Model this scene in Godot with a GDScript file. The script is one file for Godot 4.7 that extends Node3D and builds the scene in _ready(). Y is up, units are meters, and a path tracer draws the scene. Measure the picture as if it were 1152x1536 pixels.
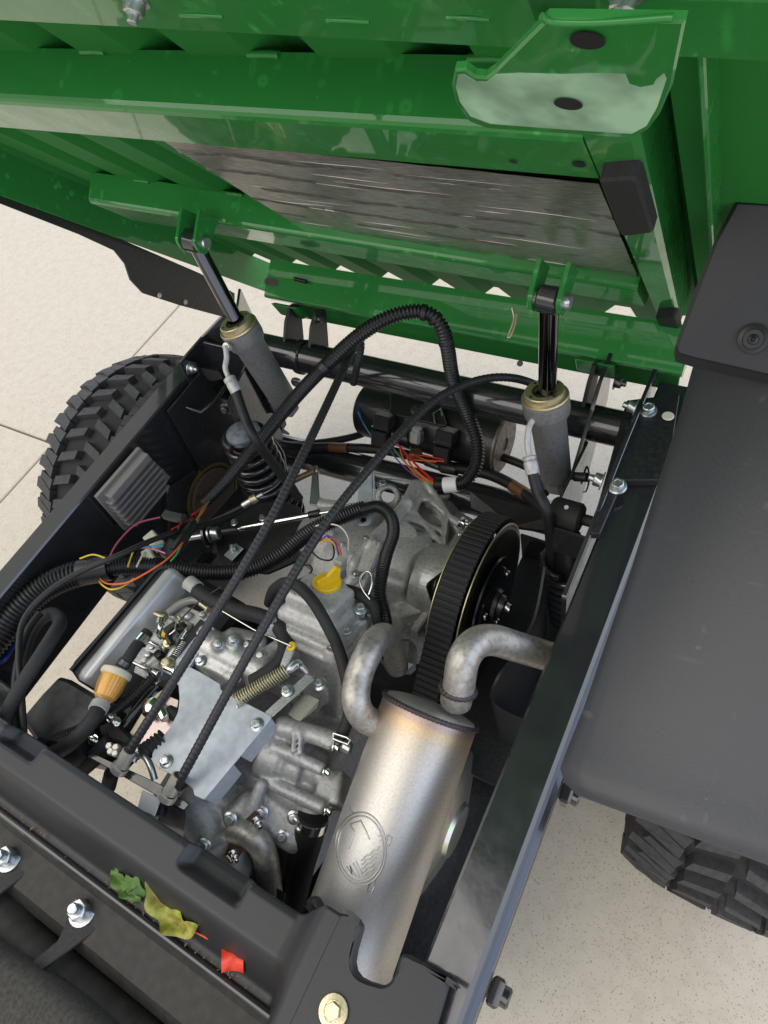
extends Node3D

# ---------- camera frame (measured place: y up, metres, vehicle rear = -z) ----------
const CAM := Vector3(0.487, 1.39, 0.0)
const CR := Vector3(0.86447, -0.20485, -0.45905)
const CU := Vector3(-0.28150, 0.55930, -0.77970)
const CF := Vector3(-0.41647, -0.80325, -0.42583)
const TILT := 0.8727                                   # the dump bed is raised 50 degrees
const PIVOT := Vector3(0, 0.66, -0.74)
var BB := Vector3(0, sin(TILT), cos(TILT))             # along the bed, from hinge to front
var BN := Vector3(0, -cos(TILT), sin(TILT))            # out of the bed's underside
var M := {}
var bolt_cache := {}
var rng := RandomNumberGenerator.new()

func ray(u: float, v: float) -> Vector3:
	return CR * ((u - 576.0) / 1000.0) - CU * ((v - 768.0) / 1000.0) + CF
func P(u: float, v: float, y: float) -> Vector3:       # surveyed point at height y
	var r := ray(u, v)
	return CAM + r * ((y - CAM.y) / r.y)
func PX(u: float, v: float, x: float) -> Vector3:
	var r := ray(u, v)
	return CAM + r * ((x - CAM.x) / r.x)
func PZ(u: float, v: float, z: float) -> Vector3:
	var r := ray(u, v)
	return CAM + r * ((z - CAM.z) / r.z)
func PD(u: float, v: float, d: float) -> Vector3:
	return CAM + ray(u, v) * d
func bed(x: float, s: float, t: float) -> Vector3:
	return PIVOT + Vector3(x, 0, 0) + BB * s + BN * t
func PB(u: float, v: float, t: float) -> Vector3:      # surveyed point on a plane parallel to the bed floor
	var r := ray(u, v)
	return CAM + r * ((PIVOT + BN * t - CAM).dot(BN) / r.dot(BN))
func pts(a: Array) -> Array:                           # [[u,v,y], ...] -> points
	var o := []
	for p in a: o.append(P(p[0], p[1], p[2]))
	return o

# ---------- mesh builder ----------
class Shape:
	var st := SurfaceTool.new()
	var g := -1
	var n := 0
	func _init() -> void:
		st.begin(Mesh.PRIMITIVE_TRIANGLES)
		st.set_color(Color.WHITE)
	func tri(a: Vector3, b: Vector3, c: Vector3) -> void:   # counter-clockwise seen from outside
		st.set_smooth_group(g)
		st.add_vertex(a); st.add_vertex(c); st.add_vertex(b)
		n += 1
	func tric(a: Vector3, b: Vector3, c: Vector3, ca: Color, cb: Color, cc: Color) -> void:
		st.set_smooth_group(g)
		st.set_color(ca); st.add_vertex(a); st.set_color(cc); st.add_vertex(c); st.set_color(cb); st.add_vertex(b)
		n += 1
	func quad(a: Vector3, b: Vector3, c: Vector3, d: Vector3) -> void:
		tri(a, b, c); tri(a, c, d)
	func face(p: Array, inside: Vector3) -> void:           # convex face turned away from a point inside
		var nn: Vector3 = (p[1] - p[0]).cross(p[2] - p[0])
		var flip := nn.dot(p[0] - inside) < 0.0
		for i in range(1, p.size() - 1):
			if flip: tri(p[0], p[i + 1], p[i])
			else: tri(p[0], p[i], p[i + 1])
	func box(c: Vector3, size: Vector3, bas := Basis.IDENTITY, bev := 0.0) -> void:
		g = -1
		var h := size * 0.5
		bev = minf(bev, minf(h.x, minf(h.y, h.z)) * 0.9)
		var ax := [bas.x.normalized(), bas.y.normalized(), bas.z.normalized()]
		var hh := [h.x, h.y, h.z]
		var i := [h.x - bev, h.y - bev, h.z - bev]
		for a in 3:
			var b1 := (a + 1) % 3
			var c1 := (a + 2) % 3
			for s in [-1.0, 1.0]:
				var q := []
				for k in [[-1, -1], [1, -1], [1, 1], [-1, 1]]:
					q.append(c + ax[a] * hh[a] * s + ax[b1] * i[b1] * k[0] + ax[c1] * i[c1] * k[1])
				face(q, c)
				if bev > 0.0:
					for s2 in [-1.0, 1.0]:
						var e := []
						for k in [-1.0, 1.0]:
							e.append(c + ax[a] * hh[a] * s + ax[b1] * i[b1] * s2 + ax[c1] * i[c1] * k)
						for k in [1.0, -1.0]:
							e.append(c + ax[a] * i[a] * s + ax[b1] * hh[b1] * s2 + ax[c1] * i[c1] * k)
						face(e, c)
		if bev > 0.0:
			for x in [-1.0, 1.0]:
				for y in [-1.0, 1.0]:
					for z in [-1.0, 1.0]:
						face([c + ax[0] * hh[0] * x + ax[1] * i[1] * y + ax[2] * i[2] * z, c + ax[0] * i[0] * x + ax[1] * hh[1] * y + ax[2] * i[2] * z, c + ax[0] * i[0] * x + ax[1] * i[1] * y + ax[2] * hh[2] * z], c)
	# a flat outline (world points, any simple polygon) given a thickness along -normal; near edge chamfered
	func prism(p: Array, ext: Vector3, bev := 0.0) -> void:
		var m := p.size()
		var nn := Vector3.ZERO
		for i in m: nn += (p[i] - p[0]).cross(p[(i + 1) % m] - p[0])
		nn = nn.normalized()
		if nn.dot(ext) > 0.0:
			p = p.duplicate(); p.reverse(); nn = -nn
		var u: Vector3 = (p[1] - p[0]).normalized()
		if absf(u.dot(nn)) > 0.5: u = (p[2] - p[0]).normalized()
		u = (u - nn * u.dot(nn)).normalized()
		var v := nn.cross(u)
		var poly := PackedVector2Array()
		for q in p: poly.append(Vector2((q - p[0]).dot(u), (q - p[0]).dot(v)))
		var idx := Geometry2D.triangulate_polygon(poly)
		var top := []
		for i in m:
			if bev <= 0.0: top.append(p[i]); continue
			var a := poly[(i + m - 1) % m]; var b := poly[i]; var c := poly[(i + 1) % m]
			var n1 := (b - a).normalized().orthogonal()
			var n2 := (c - b).normalized().orthogonal()
			var mm := (n1 + n2).normalized()
			var k: float = bev / maxf(mm.dot(n1), 0.4)
			# inside is to the left of a counter-clockwise outline
			var ins := -mm * k
			top.append(p[i] + u * ins.x + v * ins.y)
		g = -1
		for i in range(0, idx.size(), 3):
			var a3: Vector3 = top[idx[i]]; var b3: Vector3 = top[idx[i + 1]]; var c3: Vector3 = top[idx[i + 2]]
			if (b3 - a3).cross(c3 - a3).dot(nn) < 0.0: tri(a3, c3, b3)
			else: tri(a3, b3, c3)
			a3 = p[idx[i]] + ext; b3 = p[idx[i + 1]] + ext; c3 = p[idx[i + 2]] + ext
			if (b3 - a3).cross(c3 - a3).dot(nn) > 0.0: tri(a3, c3, b3)
			else: tri(a3, b3, c3)
		var down := -nn * bev
		for i in m:
			var j := (i + 1) % m
			if bev > 0.0:
				quad(top[i], p[i] + down, p[j] + down, top[j])
				quad(p[i] + down, p[i] + ext, p[j] + ext, p[j] + down)
			else:
				quad(p[i], p[i] + ext, p[j] + ext, p[j])
	# tube through points; rib > 0 gives split-loom rings
	func tube(p: Array, r, segs := 12, rib := 0.0, pitch := 0.0, caps := true, curve := true) -> void:
		var path := p
		if curve and p.size() > 2: path = Shape.smooth(p, 10)
		var rr := []
		if pitch > 0.0:
			var q := Shape.resample(path, pitch / 4.0)
			path = q
			for i in q.size(): rr.append(r + (rib if (i % 4) < 2 else -rib))
		else:
			for i in path.size():
				if r is Array:
					var f: float = float(i) / (path.size() - 1) * (r.size() - 1)
					var k: int = mini(int(f), r.size() - 2)
					rr.append(lerpf(r[k], r[k + 1], f - k))
				else: rr.append(r)
		var m := path.size()
		var t: Vector3 = (path[1] - path[0]).normalized()
		var u := t.cross(Vector3.UP if absf(t.y) < 0.9 else Vector3.RIGHT).normalized()
		var prev := []
		g = 0 if pitch <= 0.0 else 0
		for i in m:
			var t2: Vector3 = (path[mini(i + 1, m - 1)] - path[maxi(i - 1, 0)]).normalized()
			u = (u - t2 * u.dot(t2)).normalized()
			var v := t2.cross(u)
			var ring := []
			for k in segs:
				var a := TAU * k / segs
				ring.append(path[i] + (u * cos(a) + v * sin(a)) * rr[i])
			if i > 0:
				for k in segs:
					var k2 := (k + 1) % segs
					quad(prev[k], prev[k2], ring[k2], ring[k])
			if caps and (i == 0 or i == m - 1):
				var gg := g
				g = -1
				for k in range(1, segs - 1):
					if i == 0: tri(ring[0], ring[k + 1], ring[k])
					else: tri(ring[0], ring[k], ring[k + 1])
				g = gg
			prev = ring
		g = -1
	# turned shape: prof = [Vector2(radius, height along axis)]
	func lathe(o: Vector3, axis: Vector3, prof: Array, segs := 24, cols: Array = []) -> void:
		var w := axis.normalized()
		var u := w.cross(Vector3.UP if absf(w.y) < 0.9 else Vector3.RIGHT).normalized()
		var v := w.cross(u)
		var grp := 1
		var last := Vector2.ZERO
		for i in range(prof.size() - 1):
			var a: Vector2 = prof[i]; var b: Vector2 = prof[i + 1]
			var d := (b - a).normalized()
			if i > 0 and last.dot(d) < 0.8: grp += 1
			last = d
			g = grp
			for k in segs:
				var a0 := TAU * k / segs; var a1 := TAU * (k + 1) / segs
				var d0 := u * cos(a0) + v * sin(a0); var d1 := u * cos(a1) + v * sin(a1)
				var p0 := o + w * a.y + d0 * a.x; var p1 := o + w * a.y + d1 * a.x
				var p2 := o + w * b.y + d1 * b.x; var p3 := o + w * b.y + d0 * b.x
				if cols.size() > 0:
					if a.x > 1e-6: tric(p0, p1, p2, cols[i], cols[i], cols[i + 1])
					if b.x > 1e-6: tric(p0, p2, p3, cols[i], cols[i + 1], cols[i + 1])
				else:
					if a.x > 1e-6: tri(p0, p1, p2)
					if b.x > 1e-6: tri(p0, p2, p3)
		g = -1
	func rod(a: Vector3, b: Vector3, r: float, segs := 16, bev := 0.0) -> void:
		var l := a.distance_to(b)
		if bev > 0.0: lathe(a, b - a, [Vector2(0, 0), Vector2(r - bev, 0), Vector2(r, bev), Vector2(r, l - bev), Vector2(r - bev, l), Vector2(0, l)], segs)
		else: lathe(a, b - a, [Vector2(0, 0), Vector2(r, 0), Vector2(r, l), Vector2(0, l)], segs)
	func coil(a: Vector3, b: Vector3, R0: float, R1: float, r: float, turns: float, segs := 8) -> void:
		var w := (b - a).normalized()
		var u := w.cross(Vector3.UP if absf(w.y) < 0.9 else Vector3.RIGHT).normalized()
		var v := w.cross(u)
		var path := []
		var m := int(turns * 28)
		for i in m + 1:
			var f := float(i) / m
			var an := f * turns * TAU
			path.append(a.lerp(b, f) + (u * cos(an) + v * sin(an)) * lerpf(R0, R1, f))
		tube(path, r, segs, 0.0, 0.0, true, false)
	# skin over rings of equal length
	func loft(rings: Array, closed := true, smooth := false, caps := true) -> void:
		g = 0 if smooth else -1
		for i in range(rings.size() - 1):
			var a: Array = rings[i]; var b: Array = rings[i + 1]
			var m := a.size()
			for k in (m if closed else m - 1):
				var k2 := (k + 1) % m
				quad(a[k], a[k2], b[k2], b[k])
		if caps and closed:
			g = -1
			for e in [0, rings.size() - 1]:
				var a: Array = rings[e]
				var c := Vector3.ZERO
				for q in a: c += q
				c /= a.size()
				for k in a.size():
					if e == 0: tri(c, a[(k + 1) % a.size()], a[k])
					else: tri(c, a[k], a[(k + 1) % a.size()])
		g = -1
	static func smooth(p: Array, per: int) -> Array:
		var o := []
		for i in range(p.size() - 1):
			var p0: Vector3 = p[maxi(i - 1, 0)]; var p1: Vector3 = p[i]; var p2: Vector3 = p[i + 1]; var p3: Vector3 = p[mini(i + 2, p.size() - 1)]
			for k in per:
				var t := float(k) / per
				o.append(0.5 * (2.0 * p1 + (p2 - p0) * t + (2.0 * p0 - 5.0 * p1 + 4.0 * p2 - p3) * t * t + (3.0 * p1 - p0 - 3.0 * p2 + p3) * t * t * t))
		o.append(p[-1])
		return o
	static func resample(p: Array, step: float) -> Array:
		var o := [p[0]]
		var acc := 0.0
		for i in range(p.size() - 1):
			var a: Vector3 = p[i]; var b: Vector3 = p[i + 1]
			var l := a.distance_to(b)
			if l < 1e-7: continue
			var t := step - acc
			while t <= l:
				o.append(a.lerp(b, t / l))
				t += step
			acc = l - (t - step)
		if o[-1].distance_to(p[-1]) > step * 0.3: o.append(p[-1])
		return o

# outline with its corners rounded (radius r, or one radius per corner)
func fillet(p: Array, r, n := 5) -> Array:
	var o := []
	var m := p.size()
	for i in m:
		var rad: float = r[i] if r is Array else r
		var a: Vector3 = p[(i + m - 1) % m]; var b: Vector3 = p[i]; var c: Vector3 = p[(i + 1) % m]
		if rad <= 0.0: o.append(b); continue
		var d1 := (a - b).normalized(); var d2 := (c - b).normalized()
		var half := d1.angle_to(d2) * 0.5
		var l := minf(rad / tan(half), minf(a.distance_to(b), b.distance_to(c)) * 0.48)
		var s := b + d1 * l; var e := b + d2 * l
		for k in n + 1:
			var t := float(k) / n
			o.append(s.lerp(b, t).lerp(b.lerp(e, t), t))
	return o

# ---------- cast shapes: joined distance fields meshed as surface nets ----------
class Cast:
	var lo: Vector3
	var c: float
	var nx: int; var ny: int; var nz: int
	var f := PackedFloat32Array()
	var k := 0.006
	func _init(a: Vector3, b: Vector3, cell: float) -> void:
		lo = a; c = cell
		nx = int((b.x - a.x) / c) + 2; ny = int((b.y - a.y) / c) + 2; nz = int((b.z - a.z) / c) + 2
		f.resize(nx * ny * nz); f.fill(0.03)
	func _range(mn: Vector3, mx: Vector3) -> Array:
		var a := (mn - lo) / c - Vector3.ONE * 2; var b := (mx - lo) / c + Vector3.ONE * 3
		return [clampi(int(a.x), 0, nx), clampi(int(b.x), 0, nx), clampi(int(a.y), 0, ny), clampi(int(b.y), 0, ny), clampi(int(a.z), 0, nz), clampi(int(b.z), 0, nz)]
	func _join(i: int, d: float, cut: bool) -> void:
		var o := f[i]
		if cut:
			f[i] = maxf(o, -d)
		else:
			var h := maxf(k - absf(o - d), 0.0)
			f[i] = minf(o, d) - h * h / (4.0 * k)
	func box(ce: Vector3, size: Vector3, bas := Basis.IDENTITY, rd := 0.004, cut := false) -> void:
		var h := size * 0.5
		var e := bas.x.abs() * h.x + bas.y.abs() * h.y + bas.z.abs() * h.z + Vector3.ONE * k
		var r := _range(ce - e, ce + e)
		var hx := h.x - rd; var hy := h.y - rd; var hz := h.z - rd
		var inv := bas.transposed()
		for z in range(r[4], r[5]):
			for y in range(r[2], r[3]):
				var i: int = (z * ny + y) * nx + r[0]
				for x in range(r[0], r[1]):
					var q: Vector3 = (inv * (lo + Vector3(x, y, z) * c - ce)).abs() - Vector3(hx, hy, hz)
					var d: float = q.max(Vector3.ZERO).length() + minf(maxf(q.x, maxf(q.y, q.z)), 0.0) - rd
					_join(i, d, cut)
					i += 1
	func cyl(a: Vector3, b: Vector3, ra: float, rb := -1.0, rd := 0.003, cut := false) -> void:   # cone or cylinder, flat ends
		if rb < 0.0: rb = ra
		var w := b - a
		var l := w.length()
		w /= l
		var e := Vector3.ONE * (maxf(ra, rb) + k)
		var r := _range(a.min(b) - e, a.max(b) + e)
		for z in range(r[4], r[5]):
			for y in range(r[2], r[3]):
				var i: int = (z * ny + y) * nx + r[0]
				for x in range(r[0], r[1]):
					var q := lo + Vector3(x, y, z) * c - a
					var t := q.dot(w)
					var dr := (q - w * t).length() - lerpf(ra, rb, clampf(t / l, 0, 1)) + rd
					var dt := absf(t - l * 0.5) - l * 0.5 + rd
					var d := Vector2(maxf(dr, 0), maxf(dt, 0)).length() + minf(maxf(dr, dt), 0) - rd
					_join(i, d, cut)
					i += 1
	func cap(a: Vector3, b: Vector3, ra: float, rb: float) -> void:
		var e := Vector3.ONE * (maxf(ra, rb) + k)
		var r := _range(a.min(b) - e, a.max(b) + e)
		var w := b - a
		var l2 := maxf(w.length_squared(), 1e-9)
		for z in range(r[4], r[5]):
			for y in range(r[2], r[3]):
				var i: int = (z * ny + y) * nx + r[0]
				for x in range(r[0], r[1]):
					var q := lo + Vector3(x, y, z) * c - a
					var t := clampf(q.dot(w) / l2, 0, 1)
					_join(i, (q - w * t).length() - lerpf(ra, rb, t), false)
					i += 1
	func mesh_into(s: Shape) -> void:
		var vid := {}
		var vp := PackedVector3Array()
		var offs := [0, 1, nx, nx + 1, nx * ny, nx * ny + 1, nx * ny + nx, nx * ny + nx + 1]
		for z in nz - 1:
			for y in ny - 1:
				var base := (z * ny + y) * nx
				for x in nx - 1:
					var i0 := base + x
					var neg := 0
					for o in offs:
						if f[i0 + o] < 0.0: neg += 1
					if neg == 0 or neg == 8: continue
					var sum := Vector3.ZERO
					var m := 0
					for ed in [[0, 1], [2, 3], [4, 5], [6, 7], [0, 2], [1, 3], [4, 6], [5, 7], [0, 4], [1, 5], [2, 6], [3, 7]]:
						var fa := f[i0 + offs[ed[0]]]; var fb := f[i0 + offs[ed[1]]]
						if (fa < 0.0) != (fb < 0.0):
							var t := fa / (fa - fb)
							var pa := Vector3(ed[0] & 1, (ed[0] >> 1) & 1, ed[0] >> 2); var pb := Vector3(ed[1] & 1, (ed[1] >> 1) & 1, ed[1] >> 2)
							sum += pa.lerp(pb, t); m += 1
					vid[i0] = vp.size()
					vp.append(lo + (Vector3(x, y, z) + sum / m) * c)
		s.g = 0
		var st3 := [1, nx, nx * ny]
		for i0 in vid:
			for a in 3:
				var b1: int = st3[(a + 1) % 3]; var c1: int = st3[(a + 2) % 3]
				var ia: int = i0 + st3[a]
				if ia >= f.size(): continue
				var na := f[i0] < 0.0; var nb := f[ia] < 0.0
				if na == nb: continue
				if not (vid.has(i0 - b1) and vid.has(i0 - c1) and vid.has(i0 - b1 - c1)): continue
				var p0 := vp[vid[i0]]; var p1 := vp[vid[i0 - b1]]; var p2 := vp[vid[i0 - b1 - c1]]; var p3 := vp[vid[i0 - c1]]
				if na: s.quad(p0, p1, p2, p3)
				else: s.quad(p0, p3, p2, p1)
		s.g = -1

# ---------- scene objects ----------
var used := {}
func thing(called: String, label: String, category: String, base: Vector3, group := "") -> Node3D:
	var o := Node3D.new()
	o.name = called
	add_child(o, true)
	if used.has(called):
		o.name = "%s_%03d" % [called, used[called]]
		used[called] += 1
	else: used[called] = 1
	o.position = base
	o.set_meta("label", label); o.set_meta("category", category)
	if group != "": o.set_meta("group", group)
	return o
func setting(o: Node3D) -> void:
	o.set_meta("kind", "structure")
	o.remove_meta("category")
func part(called: String, s: Shape, mat: Material, parent: Node3D, label := "") -> MeshInstance3D:
	s.st.generate_normals()
	var mi := MeshInstance3D.new()
	mi.mesh = s.st.commit()
	mi.material_override = mat
	return put(called, mi, parent, label)
func put(called: String, mi: MeshInstance3D, parent: Node3D, label := "") -> MeshInstance3D:
	mi.name = "%s_%03d" % [called, parent.get_child_count()] if parent.has_node(NodePath(called)) else called
	parent.add_child(mi, true)
	if parent.get_parent() == self: mi.position += -parent.position
	if label != "": mi.set_meta("label", label)
	return mi
func S() -> Shape: return Shape.new()

func bolt_mesh(kind: String) -> Mesh:
	if bolt_cache.has(kind): return bolt_cache[kind]
	var s := S()
	var w := Vector3.UP
	if kind == "flange":
		s.lathe(Vector3.ZERO, w, [Vector2(0, 0), Vector2(1, 0), Vector2(1, 0.12), Vector2(0.72, 0.28), Vector2(0, 0.28)], 20)
		s.lathe(Vector3(0, 0.2, 0), w, [Vector2(0.70, 0), Vector2(0.70, 0.62), Vector2(0.6, 0.72), Vector2(0.42, 0.74), Vector2(0.36, 0.66), Vector2(0, 0.66)], 6)
	elif kind == "nut":
		s.lathe(Vector3.ZERO, w, [Vector2(0, 0), Vector2(1, 0), Vector2(1, 0.1), Vector2(0.0, 0.1)], 20)
		s.lathe(Vector3(0, 0.08, 0), w, [Vector2(0.72, 0), Vector2(0.72, 0.75), Vector2(0.62, 0.84), Vector2(0, 0.84)], 6)
		s.lathe(Vector3(0, 0.9, 0), w, [Vector2(0.38, 0), Vector2(0.38, 0.5), Vector2(0.3, 0.58), Vector2(0, 0.58)], 12)
	elif kind == "screw":
		s.lathe(Vector3.ZERO, w, [Vector2(0, 0), Vector2(1, 0), Vector2(0.98, 0.35), Vector2(0.8, 0.6), Vector2(0.2, 0.66), Vector2(0.2, 0.4), Vector2(0, 0.4)], 16)
	elif kind == "washer":
		s.lathe(Vector3.ZERO, w, [Vector2(0, 0), Vector2(1, 0), Vector2(0.97, 0.08), Vector2(0.62, 0.14), Vector2(0.6, 0.1), Vector2(0, 0.1)], 24)
		s.lathe(Vector3(0, 0.08, 0), w, [Vector2(0.55, 0), Vector2(0.55, 0.35), Vector2(0.5, 0.4), Vector2(0, 0.4)], 6)
	elif kind == "cup":       # socket-head screw
		s.lathe(Vector3.ZERO, w, [Vector2(0, 0), Vector2(1, 0), Vector2(1, 0.9), Vector2(0.85, 1.0), Vector2(0.5, 1.0), Vector2(0.5, 0.5), Vector2(0, 0.5)], 16)
	s.st.generate_normals()
	bolt_cache[kind] = s.st.commit()
	return bolt_cache[kind]
func bolt(parent: Node3D, at: Vector3, dir: Vector3, r: float, mat: Material, kind := "flange", called := "bolt") -> MeshInstance3D:
	var mi := MeshInstance3D.new()
	mi.mesh = bolt_mesh(kind)
	mi.material_override = mat
	var w := dir.normalized()
	var u := w.cross(Vector3(0.3, 0.5, 0.8).normalized()).normalized()
	mi.transform = Transform3D(Basis(u * r, w * r, u.cross(w) * r), at)
	return put(called, mi, parent)

# ---------- materials ----------
func noise_tex(freq: float, seed_: int, ramp: Array, size := 512, kind := FastNoiseLite.TYPE_SIMPLEX_SMOOTH, oct := 4) -> NoiseTexture2D:
	var nz := FastNoiseLite.new()
	nz.seed = seed_; nz.frequency = freq; nz.noise_type = kind; nz.fractal_octaves = oct
	var t := NoiseTexture2D.new()
	t.width = size; t.height = size; t.seamless = true; t.noise = nz
	if ramp.size() > 0:
		var gr := Gradient.new()
		gr.offsets = PackedFloat32Array(); gr.colors = PackedColorArray()
		var of := PackedFloat32Array(); var co := PackedColorArray()
		for r in ramp: of.append(r[0]); co.append(r[1])
		gr.offsets = of; gr.colors = co
		t.color_ramp = gr
	return t
func splat_tex(seed_: int, n: int, base: Color, spot: Color, r0: float, r1: float, amount: float, size := 1024) -> ImageTexture:   # dried drops and dust specks
	var im := Image.create(size, size, false, Image.FORMAT_RGB8)
	im.fill(base)
	var g := RandomNumberGenerator.new()
	g.seed = seed_
	for i in n:
		var c := Vector2(g.randf() * size, g.randf() * size)
		var r := lerpf(r0, r1, pow(g.randf(), 1.6))
		var a := amount * g.randf_range(0.25, 1.0)
		var e := g.randf_range(0.6, 1.6)
		var ring := g.randf() < 0.4
		for y in range(int(c.y - r * 1.7), int(c.y + r * 1.7) + 1):
			for x in range(int(c.x - r * 1.7), int(c.x + r * 1.7) + 1):
				var d := Vector2((x - c.x) * e, (y - c.y) / e).length() / r
				if d >= 1.0: continue
				var k := a * (1.0 - d * d) if not ring else a * d * (1.0 - d) * 3.0
				var px := posmod(x, size); var py := posmod(y, size)
				im.set_pixel(px, py, im.get_pixel(px, py).lerp(spot, clampf(k, 0, 1)))
	im.generate_mipmaps()
	return ImageTexture.create_from_image(im)
func bump_tex(freq: float, seed_: int, strength: float, size := 512, kind := FastNoiseLite.TYPE_SIMPLEX_SMOOTH) -> NoiseTexture2D:
	var t := noise_tex(freq, seed_, [], size, kind)
	t.as_normal_map = true; t.bump_strength = strength
	return t
func lin(r: float, g: float, b: float) -> Color: return Color(r, g, b).linear_to_srgb()
func mat(col: Color, rough: float, metal := 0.0, coat := 0.0) -> StandardMaterial3D:
	var m := StandardMaterial3D.new()
	m.albedo_color = col; m.roughness = rough; m.metallic = metal
	if coat > 0.0: m.clearcoat_enabled = true; m.clearcoat = coat; m.clearcoat_roughness = 0.06
	return m
func worn(m: StandardMaterial3D, scale: float, albedo: Texture2D = null, bump: Texture2D = null, bs := 0.3, rough: Texture2D = null) -> StandardMaterial3D:
	m.uv1_triplanar = true; m.uv1_world_triplanar = true
	m.uv1_scale = Vector3.ONE * scale
	if albedo: m.albedo_texture = albedo
	if bump: m.normal_enabled = true; m.normal_texture = bump; m.normal_scale = bs
	if rough: m.roughness_texture = rough; m.roughness_texture_channel = BaseMaterial3D.TEXTURE_CHANNEL_RED
	return m
func gray(a: float) -> Color: return Color(a, a, a)

func _ready() -> void:
	rng.seed = 7
	# camera, sky, sun, exposure
	var cam := Camera3D.new()
	cam.name = "camera"
	cam.fov = 75.05; cam.near = 0.02; cam.far = 200.0
	cam.transform = Transform3D(Basis(CR, CU, -CF), CAM)
	add_child(cam); cam.current = true
	var sky_mat := ProceduralSkyMaterial.new()
	sky_mat.sky_top_color = Color(0.75, 0.82, 0.94); sky_mat.sky_horizon_color = Color(0.90, 0.92, 0.95)
	sky_mat.sky_curve = 0.2
	sky_mat.ground_bottom_color = Color(0.55, 0.52, 0.47); sky_mat.ground_horizon_color = Color(0.75, 0.75, 0.74)
	sky_mat.energy_multiplier = 1.12
	var env := Environment.new()
	env.background_mode = Environment.BG_SKY
	env.sky = Sky.new(); env.sky.sky_material = sky_mat
	env.tonemap_mode = Environment.TONE_MAPPER_LINEAR
	env.tonemap_exposure = 2.3
	env.sdfgi_enabled = true; env.ssao_enabled = true; env.ssil_enabled = true
	var we := WorldEnvironment.new()
	we.name = "world_environment"; we.environment = env
	add_child(we)
	var sun := DirectionalLight3D.new()
	sun.name = "sun"
	sun.light_energy = 0.26; sun.light_angular_distance = 60.0; sun.light_color = Color(1.0, 0.985, 0.96); sun.shadow_enabled = true
	sun.transform = Transform3D(Basis.looking_at(Vector3(0.35, -0.85, -0.42)), Vector3(0, 6, 0))
	add_child(sun)
	make_materials()
	build_ground()
	build_wheels()
	build_frame()
	build_bed()
	build_fenders()
	build_panel()
	build_rear()
	build_engine()
	build_lines()
	build_details()

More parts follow.
